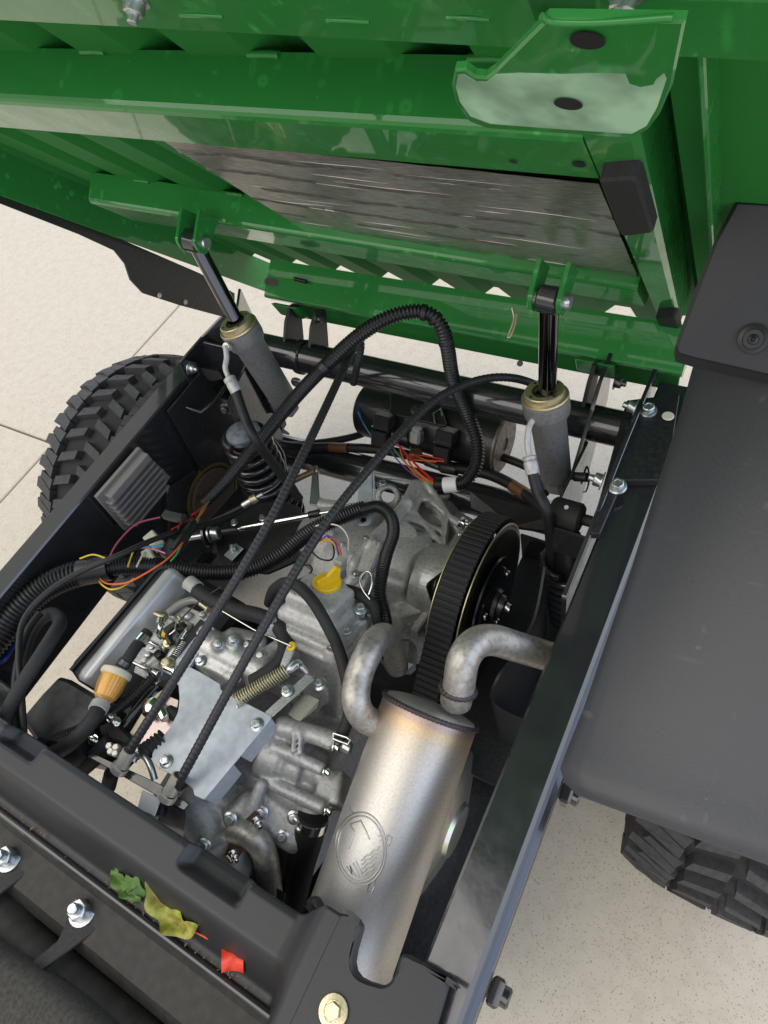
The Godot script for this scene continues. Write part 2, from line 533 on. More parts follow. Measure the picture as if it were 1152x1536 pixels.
func make_materials() -> void:
	var fine := bump_tex(0.09, 3, 4.0)
	var coarse := bump_tex(0.02, 4, 6.0)
	var smudge := noise_tex(0.012, 5, [[0.25, gray(0.72)], [0.6, gray(1.0)], [1.0, gray(1.0)]])
	var rgh := noise_tex(0.015, 6, [[0.2, gray(0.5)], [0.8, gray(1.0)]])
	# concrete
	var sand := splat_tex(11, 26000, Color(0.97, 0.955, 0.92), Color(0.50, 0.44, 0.36), 0.6, 1.6, 0.8)
	M.concrete = worn(mat(lin(0.62, 0.567, 0.488), 0.95), 1.15, sand)
	M.concrete.detail_enabled = true
	M.concrete.detail_albedo = noise_tex(0.02, 12, [[0.2, gray(0.965)], [0.5, gray(0.99)], [0.8, gray(1.0)]], 1024)
	M.concrete.detail_blend_mode = BaseMaterial3D.BLEND_MODE_MUL
	M.concrete.detail_uv_layer = BaseMaterial3D.DETAIL_UV_1
	M.joint = mat(lin(0.03, 0.028, 0.025), 0.95)
	M.rust_stain = worn(mat(lin(0.20, 0.12, 0.06), 0.9), 3.0, sand)
	# painted and plastic surfaces
	var dust := noise_tex(0.05, 21, [[0.0, gray(0.55)], [0.5, gray(0.75)], [0.72, gray(0.85)], [0.9, gray(1.0)]])
	var spots := splat_tex(23, 240, gray(0.60), Color(1, 0.94, 1), 2.5, 13.0, 0.8)
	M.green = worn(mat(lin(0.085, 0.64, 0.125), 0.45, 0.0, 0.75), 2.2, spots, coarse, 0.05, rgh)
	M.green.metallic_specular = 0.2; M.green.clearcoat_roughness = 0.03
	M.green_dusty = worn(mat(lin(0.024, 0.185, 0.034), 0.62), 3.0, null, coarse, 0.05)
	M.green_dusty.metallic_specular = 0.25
	M.paint = worn(mat(lin(0.022, 0.023, 0.026), 0.30, 0.0, 0.8), 4.0, null, coarse, 0.05, rgh)
	M.rail = worn(mat(lin(0.046, 0.047, 0.051), 0.22, 0.5, 0.9), 4.0, null, coarse, 0.04, rgh)
	M.paint_dull = worn(mat(lin(0.028, 0.028, 0.030), 0.5, 0.0, 0.2), 4.0, dust, fine, 0.15)
	var specks := splat_tex(24, 700, gray(0.52), Color(1, 0.97, 0.9), 0.6, 1.8, 0.6)
	M.plastic = worn(mat(lin(0.088, 0.088, 0.097), 0.45), 6.0, specks, bump_tex(0.3, 8, 5.0), 0.12)
	M.plastic_dirty = worn(mat(lin(0.035, 0.033, 0.030), 0.65), 5.0, noise_tex(0.02, 31, [[0.0, Color(0.75, 0.68, 0.58)], [0.5, gray(0.85)], [0.78, Color(1, 0.96, 0.88)], [1.0, Color(1, 0.96, 0.85)]]), fine, 0.3)
	M.plastic_gray = worn(mat(lin(0.160, 0.164, 0.188), 0.46), 2.0, splat_tex(25, 110, gray(0.55), Color(1, 0.97, 0.92), 2.0, 9.0, 0.8), bump_tex(0.3, 9, 5.0), 0.06)
	M.rubber = worn(mat(lin(0.030, 0.030, 0.032), 0.7), 8.0, dust, fine, 0.2)
	M.tyre = worn(mat(lin(0.070, 0.070, 0.075), 0.78), 6.0, noise_tex(0.03, 41, [[0.1, gray(0.7)], [0.55, gray(0.9)], [0.8, Color(1, 0.95, 0.86)]]), fine, 0.35)
	M.tyre_base = worn(mat(lin(0.030, 0.030, 0.032), 0.9), 6.0, null, fine, 0.35)
	M.hose = worn(mat(lin(0.020, 0.020, 0.022), 0.55), 10.0, dust, fine, 0.2)
	M.loom = worn(mat(lin(0.016, 0.016, 0.018), 0.38), 10.0, dust)
	M.black = mat(lin(0.012, 0.012, 0.013), 0.4)
	M.carpet = worn(mat(lin(0.09, 0.085, 0.075), 0.95), 6.0, noise_tex(0.05, 51, [[0.2, gray(0.7)], [0.5, gray(0.85)], [0.8, Color(1, 0.95, 0.85)]]), fine, 0.3)
	# metals
	var castn := bump_tex(0.12, 61, 5.0)
	var castc := noise_tex(0.03, 62, [[0.1, Color(0.80, 0.785, 0.76)], [0.42, gray(0.94)], [0.75, gray(1.0)]])
	M.cast = worn(mat(lin(0.55, 0.545, 0.53), 0.5, 0.35), 9.0, castc, castn, 0.3)
	M.cast_dark = worn(mat(lin(0.41, 0.41, 0.41), 0.45, 0.4), 9.0, castc, castn, 0.3)
	M.cast_bright = worn(mat(lin(0.50, 0.50, 0.49), 0.36, 0.55), 9.0, castc, castn, 0.2)
	M.zinc = worn(mat(lin(0.58, 0.60, 0.62), 0.3, 0.9), 20.0, castc, fine, 0.08)
	M.bright = mat(lin(0.75, 0.74, 0.70), 0.16, 1.0)
	M.yellow_zinc = worn(mat(lin(0.64, 0.58, 0.38), 0.3, 0.8), 20.0, castc, fine, 0.1)
	M.galvanised = worn(mat(lin(0.50, 0.54, 0.59), 0.45, 0.35), 8.0, noise_tex(0.012, 71, [[0.2, gray(0.92)], [0.8, gray(1.0)]]), fine, 0.05)
	M.steel = worn(mat(lin(0.46, 0.44, 0.41), 0.36, 0.95), 6.0, noise_tex(0.02, 72, [[0.1, gray(0.8)], [0.6, gray(1.0)]]), fine, 0.12)
	M.pipe = worn(mat(lin(0.48, 0.455, 0.42), 0.45, 0.7), 10.0, noise_tex(0.02, 73, [[0.1, Color(0.72, 0.64, 0.55)], [0.4, gray(0.9)], [0.7, gray(1.0)]]), castn, 0.2)
	M.weld = worn(mat(lin(0.13, 0.11, 0.12), 0.5, 0.6), 20.0, noise_tex(0.05, 74, [[0.2, gray(0.5)], [0.8, gray(1.0)]]), castn, 0.6)
	M.rust = worn(mat(lin(0.085, 0.035, 0.022), 0.85), 20.0, castc, castn, 0.5)
	M.muffler = worn(mat(Color.WHITE, 0.47, 0.88), 9.0, noise_tex(0.06, 75, [[0.1, gray(0.9)], [0.6, gray(1.0)]]), bump_tex(0.2, 76, 4.0), 0.18)
	M.muffler.vertex_color_use_as_albedo = true
	M.chrome = worn(mat(lin(0.45, 0.45, 0.43), 0.22, 1.0), 8.0, null, fine, 0.05)
	M.dark_steel = worn(mat(lin(0.10, 0.10, 0.105), 0.35, 0.8), 8.0, castc, fine, 0.1)
	M.brass = worn(mat(lin(0.58, 0.50, 0.31), 0.36, 0.75), 20.0, castc)
	M.grey_cast = worn(mat(lin(0.24, 0.24, 0.235), 0.5, 0.4), 10.0, castc, castn, 0.25)
	M.heat_sink = worn(mat(lin(0.20, 0.185, 0.178), 0.6, 0.15), 8.0, null, castn, 0.12)
	# foil: crumpled aluminium with grime
	M.glint_fold = mat(lin(0.62, 0.60, 0.56), 0.35, 0.9)
	M.foil = worn(mat(lin(0.80, 0.77, 0.70), 0.33, 0.85), 1.0, noise_tex(0.05, 81, [[0.1, gray(0.35)], [0.35, gray(0.68)], [0.66, gray(0.78)], [0.74, gray(1.0)]], 1024), bump_tex(0.06, 82, 3.0), 0.16)
	M.foil.uv1_scale = Vector3(0.8, 16.0, 16.0)
	M.rod = mat(lin(0.03, 0.03, 0.032), 0.10, 1.0, 1.0)
	M.cap_grey = worn(mat(lin(0.16, 0.18, 0.21), 0.45), 10.0, smudge)
	M.drum_yellow = worn(mat(lin(0.22, 0.17, 0.05), 0.5, 0.4), 12.0, castc)
	M.drum_rust = worn(mat(lin(0.16, 0.11, 0.09), 0.65, 0.3), 12.0, castc)
	M.end_disc = worn(mat(lin(0.20, 0.165, 0.135), 0.5, 0.5), 10.0, smudge)
	M.brass_dull = worn(mat(lin(0.24, 0.17, 0.08), 0.5, 0.6), 20.0, castc)
	M.sheave = worn(mat(lin(0.035, 0.037, 0.030), 0.35, 0.5), 10.0, smudge)
	M.rim_yellow = mat(lin(0.50, 0.46, 0.24), 0.35, 0.6)
	M.spider = worn(mat(lin(0.06, 0.065, 0.075), 0.28, 0.9), 10.0, castc)
	M.belt = worn(mat(lin(0.028, 0.028, 0.030), 0.75), 20.0, dust, fine, 0.2)
	M.clutch = worn(mat(lin(0.62, 0.62, 0.56), 0.36, 0.95), 8.0, noise_tex(0.012, 96, [[0.2, Color(0.9, 1, 0.8)], [0.5, gray(1.0)], [0.8, Color(1, 0.85, 0.95)]]))
	M.emboss = mat(lin(0.46, 0.445, 0.43), 0.36, 0.9)
	M.olive = worn(mat(lin(0.20, 0.20, 0.17), 0.4, 0.7), 20.0, castc)
	M.clear_hose = mat(lin(0.22, 0.21, 0.20), 0.2)
	M.air_lid = worn(mat(lin(0.50, 0.50, 0.51), 0.38, 0.5), 8.0, null, castn, 0.06)
	M.plastic_smooth = worn(mat(lin(0.035, 0.035, 0.037), 0.4), 8.0, smudge)
	M.grey_plug_dark = mat(lin(0.22, 0.23, 0.24), 0.5)
	M.black_rough = worn(mat(lin(0.010, 0.010, 0.010), 0.5), 20.0, null, castn, 0.8)
	M.irid = worn(mat(lin(0.60, 0.50, 0.50), 0.3, 0.8), 20.0, noise_tex(0.02, 95, [[0.2, Color(1, 0.85, 0.9)], [0.5, gray(1.0)], [0.8, Color(0.9, 1, 0.85)]]))
	M.cream_zinc = mat(lin(0.52, 0.47, 0.36), 0.4, 0.5)
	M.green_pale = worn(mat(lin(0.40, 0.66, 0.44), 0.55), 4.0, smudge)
	M.ferrule = worn(mat(lin(0.68, 0.66, 0.58), 0.35, 0.45), 20.0, castc)
	M.cable = worn(mat(lin(0.034, 0.034, 0.037), 0.5), 10.0, dust)
	# colours
	M.yellow = mat(lin(0.80, 0.52, 0.015), 0.4)
	M.amber = mat(lin(0.80, 0.45, 0.06), 0.35); M.amber.subsurf_scatter_enabled = true; M.amber.subsurf_scatter_strength = 0.3
	M.filter_clear = mat(Color(0.95, 0.72, 0.35, 0.35), 0.12); M.filter_clear.transparency = BaseMaterial3D.TRANSPARENCY_ALPHA
	M.cream = mat(lin(0.70, 0.64, 0.50), 0.45)
	M.white = mat(lin(0.75, 0.75, 0.75), 0.5)
	M.grey_plug = mat(lin(0.38, 0.38, 0.35), 0.5)
	M.cream_plug = mat(lin(0.48, 0.50, 0.36), 0.5)
	M.red = mat(lin(0.55, 0.02, 0.02), 0.4); M.orange = mat(lin(0.75, 0.12, 0.02), 0.4)
	M.blue = mat(lin(0.02, 0.06, 0.35), 0.4); M.light_blue = mat(lin(0.05, 0.3, 0.45), 0.4)
	M.wire_green = mat(lin(0.04, 0.32, 0.10), 0.4); M.purple = mat(lin(0.14, 0.06, 0.30), 0.4)
	M.pink = mat(lin(0.60, 0.16, 0.30), 0.4); M.maroon = mat(lin(0.25, 0.03, 0.07), 0.45)
	M.wire_yellow = mat(lin(0.70, 0.50, 0.03), 0.4); M.brown = mat(lin(0.16, 0.07, 0.03), 0.5)
	M.leaf_green = worn(mat(lin(0.10, 0.19, 0.035), 0.45), 30.0, castc); M.leaf_yellow = worn(mat(lin(0.42, 0.35, 0.07), 0.55), 12.0, noise_tex(0.012, 91, [[0.15, Color(0.75, 0.5, 0.4)], [0.4, Color(0.72, 0.9, 0.6)], [0.7, gray(1.0)]]))
	M.leaf_brown = mat(lin(0.30, 0.16, 0.07), 0.8)
	M.petal = mat(lin(0.75, 0.05, 0.02), 0.45)
	M.dirt = worn(mat(lin(0.16, 0.10, 0.06), 0.95), 20.0, castc)

# ---------------------------------------------------------------- setting
func build_ground() -> void:
	var gnd := thing("concrete_ground", "pale speckled concrete slabs with dark saw-cut joints under the vehicle", "ground", Vector3.ZERO)
	setting(gnd)
	var xs := [-30.0, -10.4, -7.4, -4.4, -1.40, 1.62, 4.6, 7.6, 30.0]
	var zs := [-30.0, -12.6, -9.6, -6.6, -3.6, -0.600, 2.4, 5.4, 30.0]
	var s := S()
	s.box(Vector3(0, -0.06, 0), Vector3(60, 0.06, 60))
	part("joint_bed", s, M.joint, gnd)
	for i in 8:
		for k in 8:
			s = S()
			var a := Vector3(xs[i] + 0.0035, -0.05, zs[k] + 0.0035); var b := Vector3(xs[i + 1] - 0.0035, 0.0, zs[k + 1] - 0.0035)
			s.box((a + b) * 0.5, b - a, Basis.IDENTITY, 0.003)
			part("slab", s, M.concrete, gnd)

func build_wheels() -> void:
	var R := 0.272
	var w := thing("tyred_wheel", "black knobbly off-road tyre behind the left frame rail", "wheel", Vector3(-0.585, 0, -0.49), "rear wheels with chevron tread")
	var c := Vector3(-0.585, 0.285, -0.49)
	var s := S()
	var prof := [Vector2(0.15, -0.105), Vector2(0.19, -0.125), Vector2(0.22, -0.132), Vector2(0.252, -0.122), Vector2(0.267, -0.09), Vector2(R, -0.03), Vector2(R, 0.03), Vector2(0.267, 0.09), Vector2(0.252, 0.122), Vector2(0.22, 0.132), Vector2(0.19, 0.125), Vector2(0.15, 0.105)]
	s.lathe(c, Vector3.RIGHT, prof, 64)
	part("tyre_carcass", s, M.tyre_base, w)
	s = S()
	s.lathe(c, Vector3.RIGHT, [Vector2(0.152, -0.106), Vector2(0.142, -0.10), Vector2(0.135, -0.05), Vector2(0.05, -0.03), Vector2(0.0, -0.03)], 32)
	part("rim", s, M.dark_steel, w)
	s = S()
	s.lathe(c, Vector3.RIGHT, [Vector2(0.152, 0.106), Vector2(0.142, 0.10), Vector2(0.135, 0.05), Vector2(0.05, 0.03), Vector2(0.0, 0.03)], 32)
	part("rim", s, M.dark_steel, w)
	# tread lugs: shared meshes, wrapped on the crown; (axial, angular mm) outlines
	var outlines := [
		[[0.004, 0.008], [0.050, 0.022], [0.056, 0.042], [0.006, 0.026]],
		[[-0.004, 0.034], [-0.050, 0.048], [-0.056, 0.068], [-0.006, 0.052]],
		[[0.060, 0.006], [0.100, -0.010], [0.126, -0.008], [0.128, 0.014], [0.098, 0.014], [0.062, 0.028]],
		[[-0.060, 0.032], [-0.100, 0.016], [-0.126, 0.018], [-0.128, 0.040], [-0.098, 0.040], [-0.062, 0.054]],
		[[0.056, 0.034], [0.074, 0.030], [0.106, 0.026], [0.112, 0.040], [0.062, 0.056]],
		[[-0.056, 0.060], [-0.074, 0.056], [-0.106, 0.052], [-0.112, 0.066], [-0.062, 0.082]]]
	var n := 37
	var meshes := []
	for o in outlines:
		s = S()
		var top := []; var bot := []
		var amid := 0.0
		for q in o: amid += q[1]
		amid /= o.size()
		for q in o:
			var ax: float = q[0]
			var rr := R if absf(ax) < 0.03 else (R - (absf(ax) - 0.03) * 0.085 if absf(ax) < 0.09 else lerpf(0.267, 0.252, clampf((absf(ax) - 0.09) / 0.032, 0, 1)))
			var an: float = (amid + (q[1] - amid) * 1.22) / R * 0.82
			var mid := 0.0
			var hgt := 0.016
			bot.append(Vector3(ax, cos(an) * (rr - 0.006), sin(an) * (rr - 0.006)))
			var ax2 := ax * (0.985 if absf(ax) > 0.03 else 1.0)
			top.append(Vector3(ax2, cos(an) * (rr + hgt), sin(an) * (rr + hgt)))
		var cc := Vector3.ZERO
		for q in top: cc += q
		cc /= top.size()
		var t2 := []
		for q in top: t2.append(q.lerp(cc, 0.07))
		var ins := cc * 0.95
		s.face(t2, ins)
		for i in top.size():
			var j := (i + 1) % top.size()
			s.face([t2[i], t2[j], bot[j], bot[i]], ins)
		s.st.generate_normals()
		meshes.append(s.st.commit())
	for k in n:
		for m in meshes:
			var mi := MeshInstance3D.new()
			mi.mesh = m; mi.material_override = M.tyre
			mi.transform = Transform3D(Basis(Vector3.RIGHT, TAU * k / n), c)
			put("tread_lug", mi, w)
	var w2 := w.duplicate()
	w2.name = "tyred_wheel_001"
	add_child(w2)
	w2.position = Vector3(0.645, 0, -0.452)
	w2.set_meta("label", "black off-road tyre half hidden below the grey mudguard")

func channel(s: Shape, path: Array, prof: Array) -> void:   # sweep an open/closed (x,y) outline along a z path
	var rings := []
	for q in path:
		var r := []
		for p in prof: r.append(Vector3(q[0] + p[0], q[1] + p[1], q[2]))
		rings.append(r)
	s.loft(rings)

func build_frame() -> void:
	var fr := thing("vehicle_frame", "glossy black steel frame rails and cross tubes round the engine", "vehicle frame", Vector3(0, 0.5, -0.3))
	# left rail: top flange 36 mm, tall inner web
	var s := S()
	var L := [[-0.036, 0.0], [-0.002, 0.0], [0.0, -0.003], [0.0, -0.172], [-0.004, -0.172], [-0.004, -0.006], [-0.036, -0.006]]
	channel(s, [[-0.385, 0.64, 0.12], [-0.385, 0.64, -0.57]], L)
	part("left_rail", s, M.rail, fr)
	s = S()
	s.prism([Vector3(-0.386, 0.47, -0.26), Vector3(-0.386, 0.47, -0.60), Vector3(-0.386, 0.36, -0.60), Vector3(-0.386, 0.35, -0.34), Vector3(-0.386, 0.40, -0.28)], Vector3(-0.005, 0, 0), 0.001)
	part("rear_web", s, M.paint_dull, fr)
	# upright plate at the rail's rear end
	s = S()
	s.prism([P(267, 543, 0.642), P(300, 505, 0.66), P(330, 474, 0.69), P(352, 470, 0.69), Vector3(-0.383, 0.68, -0.73), Vector3(-0.383, 0.42, -0.73), Vector3(-0.383, 0.42, -0.54), Vector3(-0.383, 0.642, -0.53)], Vector3(0.006, 0, 0), 0.001)
	part("end_plate", s, M.paint, fr)
	s = S()
	s.prism([Vector3(-0.378, 0.63, -0.56), Vector3(-0.378, 0.63, -0.46), Vector3(-0.378, 0.40, -0.44), Vector3(-0.378, 0.40, -0.58)], Vector3(0.005, 0, 0), 0.001)
	part("end_gusset", s, M.paint_dull, fr)
	# boxed shock mount on the left
	s = S()
	var sm := Vector3(-0.335, 0.56, -0.555)
	s.box(sm + Vector3(0, 0.02, -0.05), Vector3(0.10, 0.16, 0.005), Basis.IDENTITY, 0.001)
	s.box(sm + Vector3(0.048, -0.03, 0.0), Vector3(0.005, 0.2, 0.10), Basis(Vector3.UP, 0.25), 0.001)
	part("shock_mount_box", s, M.paint, fr)
	s = S()
	s.tube([P(247, 600, 0.615), P(268, 607, 0.605), P(302, 618, 0.60), P(322, 602, 0.60), P(338, 580, 0.60)], 0.0035, 8, 0, 0, true, false)
	part("mount_edge", s, M.paint, fr)
	# right rail: wide top flange, outer web, lower lip
	s = S()
	var Rp := [[0.0, -0.004], [0.003, 0.0], [0.046, 0.0], [0.050, -0.004], [0.050, -0.055], [0.056, -0.058], [0.056, -0.062], [0.046, -0.062], [0.046, -0.006], [0.006, -0.006], [0.004, -0.03], [0.0, -0.03]]
	channel(s, [[0.377, 0.64, 0.14], [0.377, 0.64, -0.74]], Rp)
	part("right_rail", s, M.rail, fr)
	s = S()
	s.box(Vector3(0.4285, 0.545, -0.3), Vector3(0.005, 0.05, 0.88), Basis.IDENTITY, 0.001)
	part("right_rail_lower_web", s, M.paint_dull, fr)
	for v in [[[851, 1190], 0.43], [[745, 1488], 0.43]]:
		s = S()
		var q := PX(v[0][0], v[0][1], 0.437)
		s.box(q, Vector3(0.014, 0.034, 0.03), Basis.IDENTITY, 0.003)
		s.rod(q - Vector3(0.01, 0, 0), q + Vector3(0.016, 0, 0), 0.011, 14, 0.002)
		part("outrigger_stub", s, M.paint, fr)
	# rear right uprights
	s = S()
	s.prism(fillet([Vector3(0.372, 0.665, -0.755), Vector3(0.372, 0.665, -0.60), Vector3(0.372, 0.644, -0.36), Vector3(0.372, 0.50, -0.36), Vector3(0.372, 0.42, -0.755)], 0.006), Vector3(-0.006, 0, 0), 0.001)
	part("right_end_plate", s, M.paint, fr)
	s = S()
	s.prism(fillet([P(1020, 590, 0.655), P(940, 600, 0.655), P(885, 800, 0.655), P(900, 800, 0.655), P(935, 720, 0.655), P(1000, 720, 0.655)], 0.004), Vector3(0, -0.012, 0), 0.001)
	part("right_top_plate", s, M.paint_dull, fr)
	s = S()
	s.prism([Vector3(0.300, 0.675, -0.755), Vector3(0.300, 0.66, -0.70), Vector3(0.300, 0.53, -0.52), Vector3(0.300, 0.44, -0.50), Vector3(0.300, 0.44, -0.62), Vector3(0.300, 0.58, -0.74)], Vector3(0.006, 0, 0), 0.001)
	part("right_inner_web", s, M.paint, fr)
	# cross tubes
	s = S()
	s.rod(Vector3(-0.38, 0.60, -0.672), Vector3(0.372, 0.60, -0.672), 0.0275, 28)
	part("cross_tube", s, M.paint, fr)
	s = S()
	s.rod(P(380, 662, 0.36), P(830, 778, 0.36), 0.032, 24)
	part("lower_cross_tube", s, M.paint, fr)
	# hinge ears welded to the tube
	for e in [[447, 478], [640, -1], [895, 548]]:
		if e[1] < 0: continue
		s = S()
		var q := P(e[0], e[1], 0.66)
		for dx in ([-0.028, 0.028] if e[0] < 800 else [-0.004]):
			s.prism(fillet([Vector3(q.x + dx, 0.58, -0.715), Vector3(q.x + dx, 0.60, -0.652), Vector3(q.x + dx, 0.655, -0.695), Vector3(q.x + dx, 0.672, -0.722), Vector3(q.x + dx, 0.655, -0.745)], 0.01), Vector3(0.006, 0, 0), 0.001)
			part("hinge_ear", s, M.black, fr)
			s = S()
	s = S()
	s.lathe(Vector3(-0.235, 0.60, -0.672), Vector3.RIGHT, [Vector2(0.029, 0), Vector2(0.032, 0.002), Vector2(0.032, 0.012), Vector2(0.029, 0.014)], 28)
	part("tube_collar", s, M.paint, fr)
	# deep inner skins: sub-frame, skid plates, seen between the engine parts
	s = S()
	s.box(Vector3(0.06, 0.205, -0.14), Vector3(0.60, 0.006, 0.50), Basis.IDENTITY, 0.001)
	part("skid_plate", s, M.paint_dull, fr)
	s = S()
	for x in [-0.13, 0.16]:
		s.box(Vector3(x, 0.225, -0.20), Vector3(0.05, 0.05, 0.85), Basis.IDENTITY, 0.006)
	part("sub_frame_tube", s, M.paint, fr)
	s = S()
	s.box(Vector3(0.10, 0.30, 0.12), Vector3(0.62, 0.40, 0.006))
	part("firewall", s, M.plastic, fr)
	# curved splash shield inside the right rail
	s = S()
	var sh := []
	for q in [[800, 885, 0.60], [815, 850, 0.52], [800, 925, 0.50], [770, 980, 0.50], [745, 1015, 0.50], [735, 1045, 0.48], [752, 1062, 0.46], [790, 1080, 0.44]]:
		var a := P(q[0], q[1], q[2])
		sh.append(a)
	sh = Shape.smooth(sh.slice(1), 6)
	var rr := []
	for q in sh: rr.append([q, q + Vector3(0.004, 0, 0.001), q + Vector3(0.004, -0.22, 0.001), q + Vector3(0, -0.22, 0)])
	s.loft(rr)
	part("splash_shield", s, M.plastic, fr)
	# bolts of the frame
	bolt(fr, PX(286, 552, -0.376), Vector3.RIGHT, 0.011, M.zinc, "nut")
	bolt(fr, PX(338, 612, -0.29) , Vector3(0.4, 0.2, 1), 0.010, M.dark_steel, "flange")
	for b in [[948, 612, -1], [972, 616, 1], [898, 722, -1], [926, 730, 1]]:
		var q := P(b[0], b[1], 0.655) if b[2] > 0 else PX(b[0] + 6, b[1], 0.366)
		if b[2] > 0: q = P(b[0], b[1], 0.656)
		bolt(fr, q, Vector3(-1, 0.1, 0) if b[2] < 0 else Vector3(0.0, 1, 0.1), 0.012, M.zinc, "nut" if b[2] < 0 else "flange")
	bolt(fr, P(922, 573, 0.665), Vector3.RIGHT, 0.011, M.dark_steel, "nut")
	bolt(fr, P(476, 478, 0.665), Vector3.RIGHT, 0.010, M.dark_steel, "flange")
	bolt(fr, P(445, 572, 0.52), Vector3(0.3, 0, 1), 0.011, M.zinc, "screw")
	s = S()
	s.lathe(P(1002, 624, 0.657), Vector3.UP, [Vector2(0.008, 0), Vector2(0.007, 0.001), Vector2(0.0, 0.001)], 18)
	part("rivet_head", s, M.cream, fr)
	# bushing in the right shock bracket
	s = S()
	var q0 := P(850, 772, 0.60)
	s.rod(q0 + Vector3(-0.022, 0, 0), q0 + Vector3(0.022, 0, 0), 0.021, 22, 0.004)
	s.rod(q0 + Vector3(0.02, 0, 0), q0 + Vector3(0.045, 0, 0), 0.008, 14, 0.001)
	part("bushing", s, M.rubber, fr)
	s = S()
	var u := [P(880, 660, 0.60), P(822, 780, 0.60), P(826, 788, 0.60), P(884, 806, 0.60), P(898, 790, 0.60)]
	var rings := []
	for i in u.size():
		var a: Vector3 = u[i]
		rings.append([a, a + Vector3(0.004, 0, 0.004), a + Vector3(0.004, -0.06, 0.004), a + Vector3(0, -0.06, 0)])
	s.loft(rings)
	part("shock_bracket", s, M.paint, fr)
	s = S()
	s.lathe(q0 + Vector3(0, 0.021, 0.002), Vector3.UP, [Vector2(0.0032, -0.001), Vector2(0.003, 0.0005), Vector2(0, 0.0005)], 14)
	part("paint_dot", s, M.white, fr)
	s = S()
	s.prism([P(704, 736, 0.40), P(718, 734, 0.40), P(838, 772, 0.40), P(842, 800, 0.38), P(770, 790, 0.36), P(706, 762, 0.38)], Vector3(0.002, -0.006, 0), 0.001)
	part("tube_gusset", s, M.paint_dull, fr)
	s = S()
	s.box(Vector3(0.295, 0.27, -0.40), Vector3(0.17, 0.006, 0.42), Basis.IDENTITY, 0.001)
	s.box(Vector3(0.295, 0.30, -0.595), Vector3(0.17, 0.10, 0.005), Basis.IDENTITY, 0.001)
	part("belt_guard", s, M.paint_dull, fr)
	# cotter pin and clip by the bracket
	s = S()
	s.rod(PX(862, 715, 0.31), PX(882, 716, 0.33), 0.007, 12, 0.001)
	s.tube([PX(872, 725, 0.325), PX(880, 700, 0.32), PX(884, 716, 0.33), PX(880, 735, 0.33), PX(875, 738, 0.33)], 0.0014, 6)
	part("cotter_pin", s, M.dark_steel, fr)

func beam(s: Shape, l: Vector3, r: Vector3, w: float, h: float, rd := 0.007) -> void:   # hat-section cross member below the bed floor
	var prof := [[0.0, -h], [0.0, -rd], [-rd * 0.12, -rd * 0.5], [-rd * 0.4, -rd * 0.2], [-rd, 0.0], [-w + rd, 0.0], [-w, -rd], [-w, -h]]
	var rings := []
	for e in [l, r]:
		var ring := []
		for p in prof: ring.append(e + BB * (p[0] as float) + BN * (p[1] as float))
		rings.append(ring)
	s.loft(rings, true, false)

